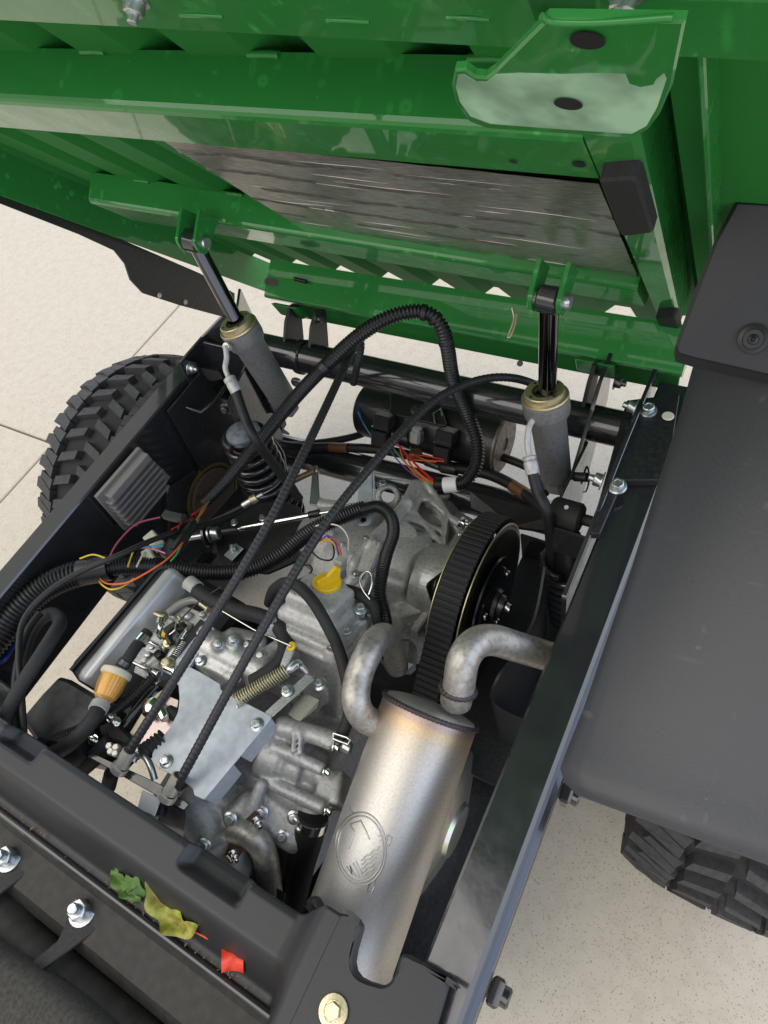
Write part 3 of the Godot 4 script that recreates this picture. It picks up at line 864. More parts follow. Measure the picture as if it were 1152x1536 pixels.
func build_bed() -> void:
	var bd := thing("dump_bed", "green steel dump bed tilted up over the engine", "dump bed", PIVOT)
	var tb := -0.072
	var tf := -0.115
	# corrugated floor
	var s := S()
	var pr := []
	var x := -0.70
	while x < 0.44:
		pr.append([x, tf]); pr.append([x + 0.062, tf]); pr.append([x + 0.078, tf - 0.016]); pr.append([x + 0.106, tf - 0.016]); pr.append([x + 0.122, tf])
		x += 0.122
	var rings := []
	for e in [-0.30, 1.1]:
		var r := []
		for p in pr: r.append(bed(p[0], e, p[1]))
		for i in range(pr.size() - 1, -1, -1): r.append(bed(pr[i][0], e, pr[i][1] - 0.003))
		rings.append(r)
	s.loft(rings, true, false, false)
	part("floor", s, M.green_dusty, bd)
	# cross members
	var names := ["cross_member", "cross_member", "cross_member"]
	var ends := [[PB(0, -40, tb), PB(640, -25, tb), 0.13], [PB(0, 152, tb), PB(872, 207, tb), 0.0], [PB(132, 303, tb), PB(955, 436, tb), 0.0]]
	var w1 := (PB(0, 152, tb) - PB(0, 196, tb)).dot(BB)
	var w2 := (PB(420, 345, tb) - PB(420, 366, tb)).dot(BB)
	var w0 := (PB(300, -33, tb) - PB(300, 63, tb)).dot(BB)
	for i in 3:
		s = S()
		var l: Vector3 = ends[i][0]; var r: Vector3 = ends[i][1]
		var d := (r - l).normalized()
		if i < 2: l -= d * (0.5 if i == 0 else 0.35)
		if i == 0: r += d * 0.35
		beam(s, l, r, [w0, w1, w2][i], 0.046)
		var b := part("cross_member", s, M.green, bd)
		# weld tacks along the foot
		for k in 5:
			var f := 0.12 + 0.2 * k
			var q := l.lerp(r, f) - BN * 0.043 + BB * 0.002
			var ws := S()
			ws.tube([q - d * 0.014, q + d * 0.002 + BB * 0.001, q + d * 0.014], 0.003, 6)
			part("weld_tack", ws, M.green, b)
	# hinge beam
	s = S()
	var hl := Vector3(-0.335, 0.664, -0.737); var hr := Vector3(0.405, 0.664, -0.735)
	beam(s, hl, hr, 0.03, 0.068, 0.005)
	var hb := part("hinge_beam", s, M.green, bd)
	s = S()
	s.box(Vector3(0.05, 0.628, -0.765), Vector3(0.70, 0.06, 0.004), Basis(Vector3.RIGHT, 0.15), 0.001)
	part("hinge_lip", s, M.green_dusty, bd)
	for hole in [[407, 423, 0.016, 0.007], [971, 531, 0.02, 0.009], [894, 518, 0.004, 0.004], [780, 545, 0.005, 0.005]]:
		var ws := S()
		var r0 := ray(hole[0], hole[1])
		var q: Vector3 = CAM + r0 * ((hl + BB * 0.0007 - CAM).dot(BB) / r0.dot(BB))
		var ring := []
		for k in 16:
			var a := TAU * k / 16
			ring.append(q + Vector3(signf(cos(a)) * (hole[2] - hole[3]) + cos(a) * hole[3], 0, 0) + BN * sin(a) * hole[3])
		ws.face(ring, q - BB)
		part("slot", ws, M.black, hb)
	var tie := S()
	var tq := PB(455, 433, -0.03)
	tie.box(Vector3(-0.255, 0.695, -0.762), Vector3(0.03, 0.006, 0.006), Basis(Vector3.UP, -0.1), 0.001)
	part("cable_tie", tie, M.black, hb)
	for e in [[428, 466], [890, 552]]:
		s = S()
		var q := P(e[0], e[1], 0.66)
		s.prism(fillet([q + Vector3(-0.028, 0.01, 0.0), q + Vector3(0.028, 0.01, 0.0), q + Vector3(0.028, -0.025, -0.012), q + Vector3(-0.028, -0.025, -0.012)], [0, 0, 0.006, 0.006]), Vector3(0, -0.005, -0.01), 0.001)
		part("hinge_tab", s, M.green, bd)
	# right long member: tapering channel running the length of the bed
	s = S()
	var tr := -0.072
	var a0 := PB(862, 190, tr); var a1 := PB(1003, 520, tr)
	var c0 := PB(952, 190, tr); var c1 := PB(1020, 486, tr)
	a0 += (a0 - a1).normalized() * 0.14; c0 += (c0 - c1).normalized() * 0.14
	rings = []
	for q in [[a0, c0], [a1, c1]]:
		rings.append([q[0] - BN * 0.05, q[0] - BN * 0.004, q[0] + Vector3(0.003, 0, 0), q[1] - Vector3(0.004, 0, 0), q[1] - BN * 0.005, q[1] - BN * 0.05])
	s.loft(rings)
	part("long_member", s, M.green, bd)
	# outer flange and side floor beyond the long member
	s = S()
	var g0 := bed(0.50, 1.0, tf + 0.012); var g1 := bed(0.50, -0.02, tf + 0.012)
	s.box((g0 + g1) * 0.5, Vector3(0.20, 1.02, 0.004), Basis(Vector3.RIGHT, BB, Vector3.RIGHT.cross(BB)))
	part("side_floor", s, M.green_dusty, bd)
	s = S()
	s.box(bed(0.425, 0.45, tf + 0.02), Vector3(0.004, 0.55, 0.03), Basis(Vector3.RIGHT, BB, Vector3.RIGHT.cross(BB)), 0.001)
	part("side_flange", s, M.green, bd)
	# rubber bumpers on the long member
	for bp in [[[897, 272], [955, 268], [980, 350], [930, 356]], [[983, 478], [1014, 474], [1019, 500], [995, 506]]]:
		s = S()
		var o := []
		for q in bp: o.append(PB(q[0], q[1], tr + 0.012))
		s.prism(fillet(o, 0.006), -BN * 0.012, 0.002)
		part("rubber_bumper", s, M.rubber, bd)
	# foil heat shield
	s = S()
	var tl := PB(236, 206, -0.088); var tr2 := PB(898, 276, -0.088)
	var br := PB(960, 424, -0.088); var bl := PB(460, 348, -0.088)
	var nu := 100; var nv := 110
	var grid := []
	var fn := FastNoiseLite.new()
	fn.seed = 3; fn.frequency = 1.0
	for j in nv + 1:
		var row := []
		for i in nu + 1:
			var fu := float(i) / nu; var fv := float(j) / nv
			var q := tl.lerp(tr2, fu).lerp(bl.lerp(br, fu), fv)
			var hgt := 0.0003 * fn.get_noise_2d(fu * 5.0, fv * 7.0) + 0.00025 * fn.get_noise_2d(fu * 16.0, fv * 40.0)
			for cr in 6:
				var at: float = 0.10 + cr * 0.155 + 0.025 * fn.get_noise_2d(fu * 3.0 + cr * 17.0, 4.0)
				if fn.get_noise_2d(fu * 4.0 + cr * 31.0, 8.0) > -0.15: hgt += 0.0016 * exp(-pow((fv - at) / 0.009, 2.0))
			row.append(q + BN * hgt)
		grid.append(row)
	s.g = 0
	for j in nv:
		for i in nu:
			s.quad(grid[j][i], grid[j + 1][i], grid[j + 1][i + 1], grid[j][i + 1])
	var foil := part("foil_heat_shield", s, M.foil, bd)
	for cr in 22:  # thin raised ridges added to glint as the bright crease highlights
		var f0 := rng.randf_range(0.0, 0.75); var f1 := minf(f0 + rng.randf_range(0.06, 0.30), 0.98)
		var fv := 0.05 + 0.041 * cr + rng.randf_range(-0.015, 0.015)
		var fold := []
		for k in 7:
			var fu := lerpf(f0, f1, k / 6.0)
			fold.append(tl.lerp(tr2, fu).lerp(bl.lerp(br, fu), clampf(fv + 0.0035 * sin(fu * 21.0 + cr), 0.02, 0.97)) + BN * 0.0007)
		s = S()
		s.tube(fold, [0.0001, rng.randf_range(0.0003, 0.0009), 0.0001], 6)
		part("glint_fold", s, M.glint_fold, foil)
	# clevises for the lift cylinders
	for cl in [[Vector3(-0.275, 0.882, -0.600)], [Vector3(0.262, 0.87, -0.606)]]:
		var pin: Vector3 = cl[0]
		for dx in [-0.021, 0.013]:
			s = S()
			var b0 := pin + Vector3(dx, 0, 0)
			s.prism(fillet([b0 - BN * 0.04 + BB * 0.018, b0 + BN * 0.006 + BB * 0.018, b0 + BN * 0.015 + BB * 0.005, b0 + BN * 0.015 - BB * 0.010, b0 - BN * 0.04 - BB * 0.022], [0, 0.01, 0.012, 0.012, 0]), Vector3(0.006, 0, 0), 0.001)
			part("clevis_plate", s, M.green, bd)
		s = S()
		s.rod(pin - Vector3(0.024, 0, 0), pin + Vector3(0.026, 0, 0), 0.0095, 20, 0.002)
		part("clevis_pin", s, M.zinc, bd)
	s = S()
	s.tube([PD(768, 462, 0.8), PD(771, 478, 0.8), PD(765, 496, 0.8), PD(762, 506, 0.8), PD(766, 503, 0.8), PD(773, 485, 0.8), PD(775, 470, 0.8)], 0.0013, 6)
	part("hitch_pin_clip", s, M.brass, bd)
	# latch hook bracket at the front of the long member
	var bs := []
	for q in [[820, 30], [742, 108], [728, 118], [712, 116], [698, 105], [682, 106], [677, 130], [684, 158], [702, 182], [730, 193], [950, 208], [972, 196], [988, 175], [1008, 130], [1028, 34]]:
		bs.append(latch(q[0], q[1]))
	s = S()
	s.prism(bs, -BN * 0.003, 0.0008)
	var lb := part("latch_bracket", s, M.green, bd)
	s = S()
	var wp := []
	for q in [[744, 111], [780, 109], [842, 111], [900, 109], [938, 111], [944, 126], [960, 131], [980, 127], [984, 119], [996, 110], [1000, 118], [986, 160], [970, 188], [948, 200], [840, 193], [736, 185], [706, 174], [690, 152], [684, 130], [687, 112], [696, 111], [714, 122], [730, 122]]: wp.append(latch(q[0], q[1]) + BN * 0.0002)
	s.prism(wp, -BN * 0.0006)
	part("painted_reflection", s, M.green_pale, lb)  # pale overlay: the bracket's bright mirror reflection put into colour, not bare paint
	for h in [[882, 57, 0.0052], [853, 153, 0.0052]]:
		s = S()
		var ring := []
		var q: Vector3 = latch(h[0], h[1])
		var e1: Vector3 = (latch(h[0] + 5, h[1]) - q).normalized()
		var nrm: Vector3 = (bs[1] - bs[0]).cross(bs[9] - bs[0]).normalized()
		if nrm.dot(CAM - q) < 0: nrm = -nrm
		var e2 := nrm.cross(e1)
		for k in 18: ring.append(q + nrm * 0.0008 + (e1 * cos(TAU * k / 18) + e2 * sin(TAU * k / 18)) * h[2])
		s.face(ring, q - nrm)
		part("bracket_hole", s, M.black, lb)
	s = S()
	s.tube([latch(812, 24), latch(830, 33), latch(900, 34), latch(1010, 26)], 0.0010, 8)
	part("weld_bead", s, M.green, lb)
	for b in [[203, 14], [938, 4]]:
		bolt(bd, PB(b[0], b[1] - 14, tb), BN, 0.008, M.zinc, "nut")
	for q in [[300, 22], [520, 30], [700, 26]]:
		s = S()
		s.tube([PB(q[0] - 30, q[1], tb), PB(q[0], q[1] + 1, tb + 0.0006), PB(q[0] + 34, q[1] + 3, tb)], 0.0012, 6)
		part("weld_tack", s, M.green, bd)
	# small holes and stray tabs
	for h in [[152, 326, 0.006], [73, 285, 0.005], [770, 243, 0.003], [868, 247, 0.005]]:
		s = S()
		var q := PB(h[0], h[1], tb + 0.001 if h[0] > 600 else tf + 0.004)
		var ring := []
		for k in 14: ring.append(q + (Vector3.RIGHT * cos(TAU * k / 14) + BB * sin(TAU * k / 14)) * (h[2] as float))
		s.face(ring, q - BN)
		part("drain_hole", s, M.black, bd)
	# left side flange and the black wheel-arch strip bolted below it
	s = S()
	var k0 := PB(-60, 268, -0.05); var k1 := PB(380, 432, -0.05)
	var xs := (PB(0, 290, -0.05).x + PB(280, 397, -0.05).x) * 0.5
	s.box(bed(xs, 0.2, -0.085), Vector3(0.005, 1.3, 0.07), Basis(Vector3.RIGHT, BB, Vector3.RIGHT.cross(BB)), 0.001)
	part("left_skirt", s, M.green, bd)
	s = S()
	var xo := xs - 0.03
	var arch := []
	for q in [[-40, 268], [120, 332], [300, 410], [352, 440], [352, 478], [330, 474], [270, 458], [215, 440], [196, 420], [188, 396], [172, 376], [120, 352], [0, 305], [-40, 290]]:
		arch.append(PX(q[0], q[1], xo))
	s.prism(arch, Vector3(-0.004, 0, 0), 0.0)
	part("wheel_arch_strip", s, M.paint_dull, bd)
	for h in [[239, 443], [278, 453]]:
		s = S()
		s.lathe(PX(h[0], h[1], xo + 0.001), Vector3.RIGHT, [Vector2(0.006, 0), Vector2(0.005, 0.002), Vector2(0, 0.0025)], 12)
		part("rivet", s, M.cream, bd)

func latch(u: float, v: float) -> Vector3:            # plane of the latch bracket: nearly parallel to the bed floor
	var o := PB(850, 150, -0.012)
	var n := BN * 0.998 - BB * 0.06
	var r := ray(u, v)
	return CAM + r * ((o - CAM).dot(n) / r.dot(n))

func build_fenders() -> void:
	# grey mudguard panel hanging from the raised bed, and the black flap above it
	var f := thing("grey_mudguard", "large smooth grey plastic mudguard panel right of the engine bay", "mudguard", PD(950, 850, 0.6))
	var s := S()
	var rows := []
	var cols := 14
	var outline := [[1042, 540, 1230, 575], [1020, 620, 1240, 640], [985, 730, 1250, 745], [948, 850, 1260, 870], [910, 960, 1270, 990], [876, 1060, 1280, 1110], [850, 1125, 1290, 1210], [841, 1150, 1295, 1260], [848, 1172, 1300, 1300], [866, 1190, 1300, 1348]]
	for i in outline.size():
		var o: Array = outline[i]
		var row := []
		var fy := float(i) / (outline.size() - 1)
		for k in cols + 1:
			var t := float(k) / cols
			var d := lerpf(0.66, 0.60, fy) - 0.10 * t + 0.03 * pow(1.0 - t, 4.0)
			row.append(PD(lerpf(o[0], o[2], t), lerpf(o[1], o[3], t), d))
		rows.append(row)
	s.g = 0
	for i in rows.size() - 1:
		for k in cols: s.quad(rows[i][k], rows[i + 1][k], rows[i + 1][k + 1], rows[i][k + 1])
	var th := Vector3(0.0, -0.004, 0.001)
	for i in rows.size() - 1:
		for k in cols: s.quad(rows[i][k] + th, rows[i][k + 1] + th, rows[i + 1][k + 1] + th, rows[i + 1][k] + th)
	for i in rows.size() - 1: s.quad(rows[i][0] + th, rows[i + 1][0] + th, rows[i + 1][0], rows[i][0])
	for k in cols: s.quad(rows[-1][k] + th, rows[-1][k + 1] + th, rows[-1][k + 1], rows[-1][k])
	part("panel", s, M.plastic_gray, f)
	var b := thing("mudguard_flap", "black textured plastic flap with a rivet overlapping the grey mudguard", "mudguard flap", PD(1100, 450, 0.55))
	s = S()
	var o := []
	for q in [[1104, 300], [1072, 360], [1040, 440], [1012, 520], [1014, 532], [1040, 540], [1250, 588], [1250, 308]]: o.append(PD(q[0], q[1], 0.6 - (q[0] - 1012) * 0.00022 - (530 - q[1]) * 0.0002))
	s.prism(o, Vector3(0.0, -0.012, -0.004), 0.003)
	part("flap", s, M.plastic, b)
	s = S()
	var rq := PD(1130, 509, 0.565)
	var rn := (CAM - rq).normalized()
	s.lathe(rq, rn, [Vector2(0.0125, -0.004), Vector2(0.012, 0.003), Vector2(0.0085, 0.004), Vector2(0.008, 0.0025), Vector2(0.0045, 0.0025), Vector2(0.004, 0.006), Vector2(0.0018, 0.007), Vector2(0.001, 0.004), Vector2(0, 0.004)], 24)
	part("rivet", s, M.black, b)

func cover_height(x: float, z: float) -> float:
	var h := 0.660
	var d := smoothstep(0.106, 0.148, z)
	h = lerpf(h, 0.609, d)
	h += 0.002 * (1.0 - smoothstep(0.068, 0.074, z)) * -1.0
	for rc in [[-0.166, 0.034, 0.092], [0.150, 0.042, 0.094]]:
		var a := smoothstep(rc[1] as float, (rc[1] as float) - 0.007, absf(x - (rc[0] as float)))
		var b := smoothstep(rc[2] as float, (rc[2] as float) - 0.010, z)
		h -= 0.020 * a * b * (0.75 + 0.25 * smoothstep(0.095, 0.068, z))
	return lerpf(h, 0.684, smoothstep(0.250, 0.285, x))

func build_panel() -> void:
	# moulded cover behind the seats: ridge, recesses, muffler notch and gutter
	var pn := thing("rear_cover", "black moulded plastic cover with a notch over the muffler", "cover", Vector3(0, 0.6, 0.11))
	var y := 0.684
	var s := S()
	# moulded sheet: ridge, trough and two scooped recesses, rising to the flat right-hand part
	var rows := []
	var nx := 170; var nz := 44
	for i in nx + 1:
		var x := lerpf(-0.45, 0.298, float(i) / nx)
		var k := smoothstep(0.252, 0.284, x)
		var zf := lerpf(0.068, 0.047, k)
		var row := []
		for m in nz + 1:
			var z := lerpf(zf, 0.1545, float(m) / nz)
			row.append(Vector3(x, cover_height(x, z), z))
		rows.append(row)
	s.g = 0
	for i in nx:
		for m in nz: s.quad(rows[i][m], rows[i][m + 1], rows[i + 1][m + 1], rows[i + 1][m])
	for i in nx:
		var a: Vector3 = rows[i][0]; var b: Vector3 = rows[i + 1][0]
		s.quad(b, b + Vector3(0, -0.003, -0.001), a + Vector3(0, -0.003, -0.001), a)
		s.quad(b + Vector3(0, -0.003, -0.001), b + Vector3(0, -0.03, 0.004), a + Vector3(0, -0.03, 0.004), a + Vector3(0, -0.003, -0.001))
	part("moulded_panel", s, M.plastic, pn)
	s = S()
	var top := [Vector3(0.290, y, 0.30), Vector3(0.290, y, 0.0478)]
	top.append_array(fillet([P(520, 1366, y), P(541, 1386, y), P(519, 1462, y), P(586, 1484, y), P(601, 1426, y), P(640, 1448, y), P(704, 1494, y)], [0.002, 0.006, 0.034, 0.034, 0.008, 0, 0.004], 8))
	top.append(Vector3(0.430, y, 0.30))
	for q in top.size(): top[q] -= Vector3(0, 0.0007, 0)
	s.prism(top, Vector3(0, -0.020, 0), 0.0025)
	part("notched_panel", s, M.plastic, pn)
	# bright lip strip
	var lp := thing("seat_support_bar", "black sheet-metal bar with a shiny rolled edge before the cover", "bar", Vector3(0, 0.58, 0.2))
	s = S()
	s.rod(Vector3(-0.45, 0.612, 0.1575), Vector3(0.298, 0.612, 0.1575), 0.0042, 10)
	part("rolled_edge", s, M.paint, lp)
	s = S()
	var rings := []
	for x in [-0.45, 0.297]:
		var r := []
		for q in [[0.612, 0.158], [0.600, 0.166], [0.590, 0.172], [0.582, 0.215], [0.555, 0.232], [0.50, 0.235], [0.50, 0.230], [0.55, 0.226], [0.578, 0.210], [0.586, 0.170], [0.60, 0.160]]: r.append(Vector3(x, q[0], q[1]))
		rings.append(r)
	s.loft(rings)
	part("bar_face", s, M.plastic_dirty, lp)
	for b in [[16, 1287, 0.0135], [126, 1367, 0.0135]]:
		var q := P(b[0], b[1], 0.584)
		s = S()
		var o := []
		for d in [[-16, -22], [14, -24], [26, -8], [20, 26], [-14, 52], [-68, 92], [-84, 80], [-40, 44], [-26, 12]]: o.append(P(b[0] + d[0], b[1] + d[1], 0.5855))
		s.prism(fillet(o, 0.006), Vector3(0, -0.004, 0), 0.001)
		part("strap", s, M.rubber, lp)
		bolt(lp, q + Vector3(0, 0.002, 0), Vector3(0.0, 1, -0.05), 0.0165, M.zinc, "nut")
	# seat base and the tube in front
	var sb := thing("seat_support", "dusty dark seat frame tube and worn cloth at the lower left corner", "seat frame", Vector3(0, 0.5, 0.32))
	s = S()
	s.rod(Vector3(-0.4, 0.545, 0.262), Vector3(0.42, 0.545, 0.262), 0.027, 24)
	part("seat_tube", s, M.plastic_dirty, sb)
	s = S()
	var qq := P(30, 1395, 0.56)
	s.lathe(Vector3(qq.x - 0.09, 0.54, qq.z + 0.01), Vector3.RIGHT, [Vector2(0, 0), Vector2(0.034, 0), Vector2(0.034, 0.07), Vector2(0.024, 0.10), Vector2(0, 0.10)], 24)
	part("pivot_housing", s, M.plastic_dirty, sb)
	s = S()
	s.g = 0
	var cl := []
	for q in [[-60, 1385], [0, 1425], [60, 1462], [110, 1500], [150, 1536], [190, 1580]]:
		var a := P(q[0], q[1], 0.60)
		cl.append([a + Vector3(0, -0.03, -0.002), a, a + Vector3(0, 0.008, 0.012), a + Vector3(0, 0.012, 0.05), a + Vector3(0, 0.0, 0.25), a + Vector3(0, -0.08, 0.25)])
	for i in cl.size() - 1:
		for k in 5: s.quad(cl[i][k], cl[i + 1][k], cl[i + 1][k + 1], cl[i][k + 1])
	part("seat_cloth", s, M.carpet, sb)
	s = S()
	s.tube([P(60, 1470, 0.57), P(80, 1490, 0.565), P(110, 1498, 0.56), P(134, 1496, 0.56)], 0.006, 8)
	part("seat_cord", s, M.rubber, sb)
	# yellow-zinc bolt on the cover
	bolt(pn, P(500, 1517, y + 0.001), Vector3.UP, 0.0135, M.yellow_zinc, "washer")

# ---------------------------------------------------------------- rear running gear
func build_rear() -> void:
	# lift cylinders: rod, gland, barrel, fittings
	var cyls := [
		[Vector3(-0.275, 0.882, -0.600), PD(355, 486, 1.045), PD(428, 603, 1.16), "left lift cylinder leaning by the frame, grey cast barrel with brass gland", [[338, 519], [340, 536], [338, 552], [343, 566], [352, 582], [368, 628], [385, 662]], 1.03],
		[Vector3(0.262, 0.87, -0.606), PD(817, 590, 0.885), PD(834, 716, 0.985), "right lift cylinder upright before the cross tube, grey barrel with brass gland", [[802, 627], [794, 640], [791, 662], [794, 684], [797, 700], [806, 735], [822, 772]], 0.89]]
	for i in 2:
		var c: Array = cyls[i]
		var pin: Vector3 = c[0]; var col: Vector3 = c[1]; var bot: Vector3 = c[2]
		var ax := (bot - col).normalized()
		var cy := thing("lift_cylinder", c[3], "hydraulic cylinder", bot, "bed lift cylinders")
		var s := S()
		s.rod(pin - (pin - col).normalized() * -0.006, col + ax * 0.03, 0.0118, 24)
		part("piston_rod", s, M.rod, cy)
		s = S()
		s.rod(pin - Vector3(0.012, 0, 0), pin + Vector3(0.012, 0, 0), 0.016, 20, 0.002)
		part("rod_eye", s, M.paint, cy)
		s = S()
		s.lathe(col, ax, [Vector2(0.0125, -0.0005), Vector2(0.0155, -0.0005), Vector2(0.0165, -0.004), Vector2(0.0165, -0.0055), Vector2(0.0255, -0.006), Vector2(0.0265, -0.005), Vector2(0.0268, 0.003), Vector2(0.031, 0.003), Vector2(0.0317, 0.0045), Vector2(0.0317, 0.006)], 40)
		var gl := part("gland", s, M.brass, cy)
		s = S()
		s.lathe(col, ax, [Vector2(0.0128, -0.007), Vector2(0.0148, -0.007), Vector2(0.0148, -0.004)], 24)
		part("wiper_seal", s, M.black, gl)
		for k in 4:
			var e1 := ax.cross(Vector3.RIGHT).normalized(); var e2 := ax.cross(e1)
			var a := TAU * k / 4 + 0.6
			s = S()
			var q := col - ax * 0.0063 + (e1 * cos(a) + e2 * sin(a)) * 0.021
			s.lathe(q, -ax, [Vector2(0.0022, 0), Vector2(0.0018, 0.0002), Vector2(0, 0.0002)], 10)
			part("spanner_hole", s, M.black, gl)
		s = S()
		var l := col.distance_to(bot)
		s.lathe(col, ax, [Vector2(0.029, 0.006), Vector2(0.0315, 0.008), Vector2(0.0315, 0.026), Vector2(0.030, 0.033), Vector2(0.0245, 0.043), Vector2(0.0228, l - 0.006), Vector2(0.020, l), Vector2(0.0, l)], 40)
		part("barrel", s, M.grey_cast, cy)
		s = S()
		s.box(bot + ax * 0.01, Vector3(0.026, 0.034, 0.03), Basis(Quaternion(Vector3.UP, -ax)), 0.006)
		part("end_lug", s, M.grey_cast, cy)
		var pp := []
		var a4: Array = c[4]
		for q in a4: pp.append(PD(q[0], q[1], c[5]))
		s = S()
		s.rod(PD(a4[0][0] + 6, a4[0][1] + 2, c[5] + 0.01), pp[0], 0.0065, 8, 0.001)
		part("port_boss", s, M.ferrule, cy)
		s = S()
		s.tube(pp.slice(0, 4), 0.0042, 12)
		part("feed_pipe", s, M.cast, cy)
		s = S()
		s.rod(pp[3], pp[3].lerp(pp[4], 0.45), 0.0095, 6, 0.0012)
		s.lathe(pp[3].lerp(pp[4], 0.45), pp[4] - pp[3], [Vector2(0.0085, 0), Vector2(0.0095, 0.003), Vector2(0.0095, 0.016), Vector2(0.0085, 0.018)], 20)
		part("hose_fitting", s, M.cast, cy)
		s = S()
		var hh: Array = pp.slice(4)
		hh.append(pp[-1] + Vector3(0.0, -0.09, -0.01)); hh.append(pp[-1] + Vector3(0.0, -0.18, -0.02))
		s.tube(hh, 0.0078, 14)
		part("hose", s, M.hose, cy)
		s = S()
		s.rod(bot - ax * 0.004 - Vector3(0.012, 0, 0), bot - ax * 0.004 - Vector3(0.03, 0.004, -0.004), 0.0075, 6, 0.001)
		s.tube([bot - Vector3(0.028, 0.002, 0), bot - Vector3(0.036, 0.02, 0), bot - Vector3(0.034, 0.05, 0)], 0.004, 10)
		part("lower_port", s, M.zinc, cy)
	# lower ports
	# shocks
	var sh := thing("shock_absorber", "left coil-over shock with grey cap and black coils behind the loom", "shock absorber", P(425, 790, 0.28), "rear shock absorbers")
	var top := P(366, 652, 0.575); var low := P(420, 768, 0.36)
	var s := S()
	s.coil(top, low, 0.037, 0.047, 0.0062, 10.5)
	part("coil_spring", s, M.paint, sh)
	s = S()
	var sx := (low - top).normalized()
	s.rod(top, low + sx * 0.06, 0.026, 20)
	part("damper_body", s, M.black, sh)
	s = S()
	s.lathe(top - sx * 0.012, sx, [Vector2(0, -0.002), Vector2(0.022, -0.001), Vector2(0.030, 0.004), Vector2(0.031, 0.014), Vector2(0.028, 0.016), Vector2(0, 0.016)], 28)
	part("top_cap", s, M.cap_grey, sh)
	s = S()
	s.lathe(top + sx * 0.018, sx, [Vector2(0.028, 0), Vector2(0.031, 0.002), Vector2(0.031, 0.01), Vector2(0.028, 0.012)], 24)
	part("rubber_ring", s, M.brown, sh)
	s = S()
	s.lathe(low, sx, [Vector2(0.03, 0), Vector2(0.05, 0.003), Vector2(0.05, 0.012), Vector2(0.03, 0.016)], 28)
	part("spring_seat", s, M.paint, sh)
	bolt(sh, P(349, 612, 0.60), Vector3(0.5, 0.5, 0.6), 0.0125, M.dark_steel, "flange")
	var sr := thing("shock_absorber", "right coil-over shock with shiny black coils beneath its bracket", "shock absorber", P(862, 930, 0.28), "rear shock absorbers")
	top = P(853, 838, 0.48); low = P(864, 925, 0.33)
	sx = (low - top).normalized()
	s = S()
	s.coil(top, low, 0.039, 0.039, 0.0058, 8.5)
	part("coil_spring", s, M.paint, sr)
	s = S()
	s.rod(top - sx * 0.05, low + sx * 0.05, 0.022, 20)
	part("damper_body", s, M.black, sr)
	# brake drum and hub inside the left wheel
	var hu := thing("brake_hub", "dark brake drum with yellow rim arc low inside the left rail", "brake drum", PX(300, 720, -0.37))
	var hc := PX(314, 742, -0.384)
	s = S()
	s.lathe(hc, Vector3.RIGHT, [Vector2(0.0, 0.0), Vector2(0.066, 0.0), Vector2(0.070, 0.003), Vector2(0.070, 0.012), Vector2(0.064, 0.012)], 40)
	part("drum_rim", s, M.drum_yellow, hu)
	s = S()
	s.lathe(hc + Vector3(0.013, 0, 0), Vector3.RIGHT, [Vector2(0.062, -0.012), Vector2(0.058, 0.002), Vector2(0.036, 0.004), Vector2(0, 0.004)], 36)
	part("drum_face", s, M.drum_rust, hu)
	s = S()
	s.prism(fillet([PX(250, 735, -0.375), PX(292, 706, -0.375), PX(316, 716, -0.375), PX(322, 745, -0.375), PX(300, 800, -0.375), PX(255, 800, -0.375)], 0.012), Vector3(-0.01, 0, 0), 0.002)
	part("backing_plate", s, M.dark_steel, hu)
	for q in [[316, 722], [296, 745], [270, 790]]: bolt(hu, PX(q[0], q[1], -0.374), Vector3.RIGHT, 0.0095, M.dark_steel, "screw")
	# rectifier: finned block on the left rail
	var re := thing("rectifier", "grey finned heat-sink block bolted inside the left rail", "heat sink", PX(195, 730, -0.376))
	var ra := PX(140, 744, -0.374); var rb := PX(205, 670, -0.374); var rc := PX(251, 714, -0.374); var rd := PX(184, 794, -0.374)
	s = S()
	s.prism([ra, rb, rc, rd], Vector3(0.008, 0, 0), 0.001)
	part("base_plate", s, M.heat_sink, re)
	for k in 8:
		var f := (k + 0.5) / 8.0
		var a := ra.lerp(rd, f); var b := rb.lerp(rc, f)
		a = a.lerp(b, 0.04 if k % 7 else 0.10); b = b.lerp(a, 0.03 if k < 5 else 0.03 + 0.04 * (k - 4))
		s = S()
		var ht := 0.024 if k > 0 else 0.026
		s.prism(fillet([a, b, b + Vector3(ht, 0, 0), a + Vector3(ht, 0, 0)], [0, 0, 0.004, 0.004]), (rd - ra).normalized() * (0.0038 if k > 0 else 0.012), 0.001)
		part("fin", s, M.heat_sink, re)
	# lower suspension arm below the left side
	var arm := thing("suspension_arm", "black steel trailing arm with round hole under the left loom", "suspension arm", P(340, 790, 0.33))
	s = S()
	var a1 := P(268, 868, 0.40); var a2 := P(420, 690, 0.36)
	var aw := (a2 - a1).normalized()
	s.box((a1 + a2) * 0.5, Vector3(0.042, 0.045, a1.distance_to(a2)), Basis(Vector3.UP.cross(-aw).normalized(), (-aw).cross(Vector3.UP.cross(-aw).normalized()), -aw), 0.004)
	part("arm_tube", s, M.paint, arm)
	s = S()
	s.lathe(P(341, 756, 0.4055), Vector3.UP, [Vector2(0.0065, 0), Vector2(0.006, 0.0006), Vector2(0, 0.0006)], 16)
	part("arm_hole", s, M.black, arm)
	s = S()
	s.prism(fillet([P(320, 800, 0.45), P(395, 742, 0.45), P(450, 760, 0.45), P(470, 830, 0.45), P(400, 860, 0.45), P(330, 850, 0.45)], 0.02), Vector3(0, -0.006, 0), 0.001)
	part("cable_plate", s, M.paint_dull, arm)
	for q in [[352, 784], [394, 777]]: bolt(arm, P(q[0], q[1], 0.451), Vector3.UP, 0.0075, M.zinc, "flange")
	s = S()
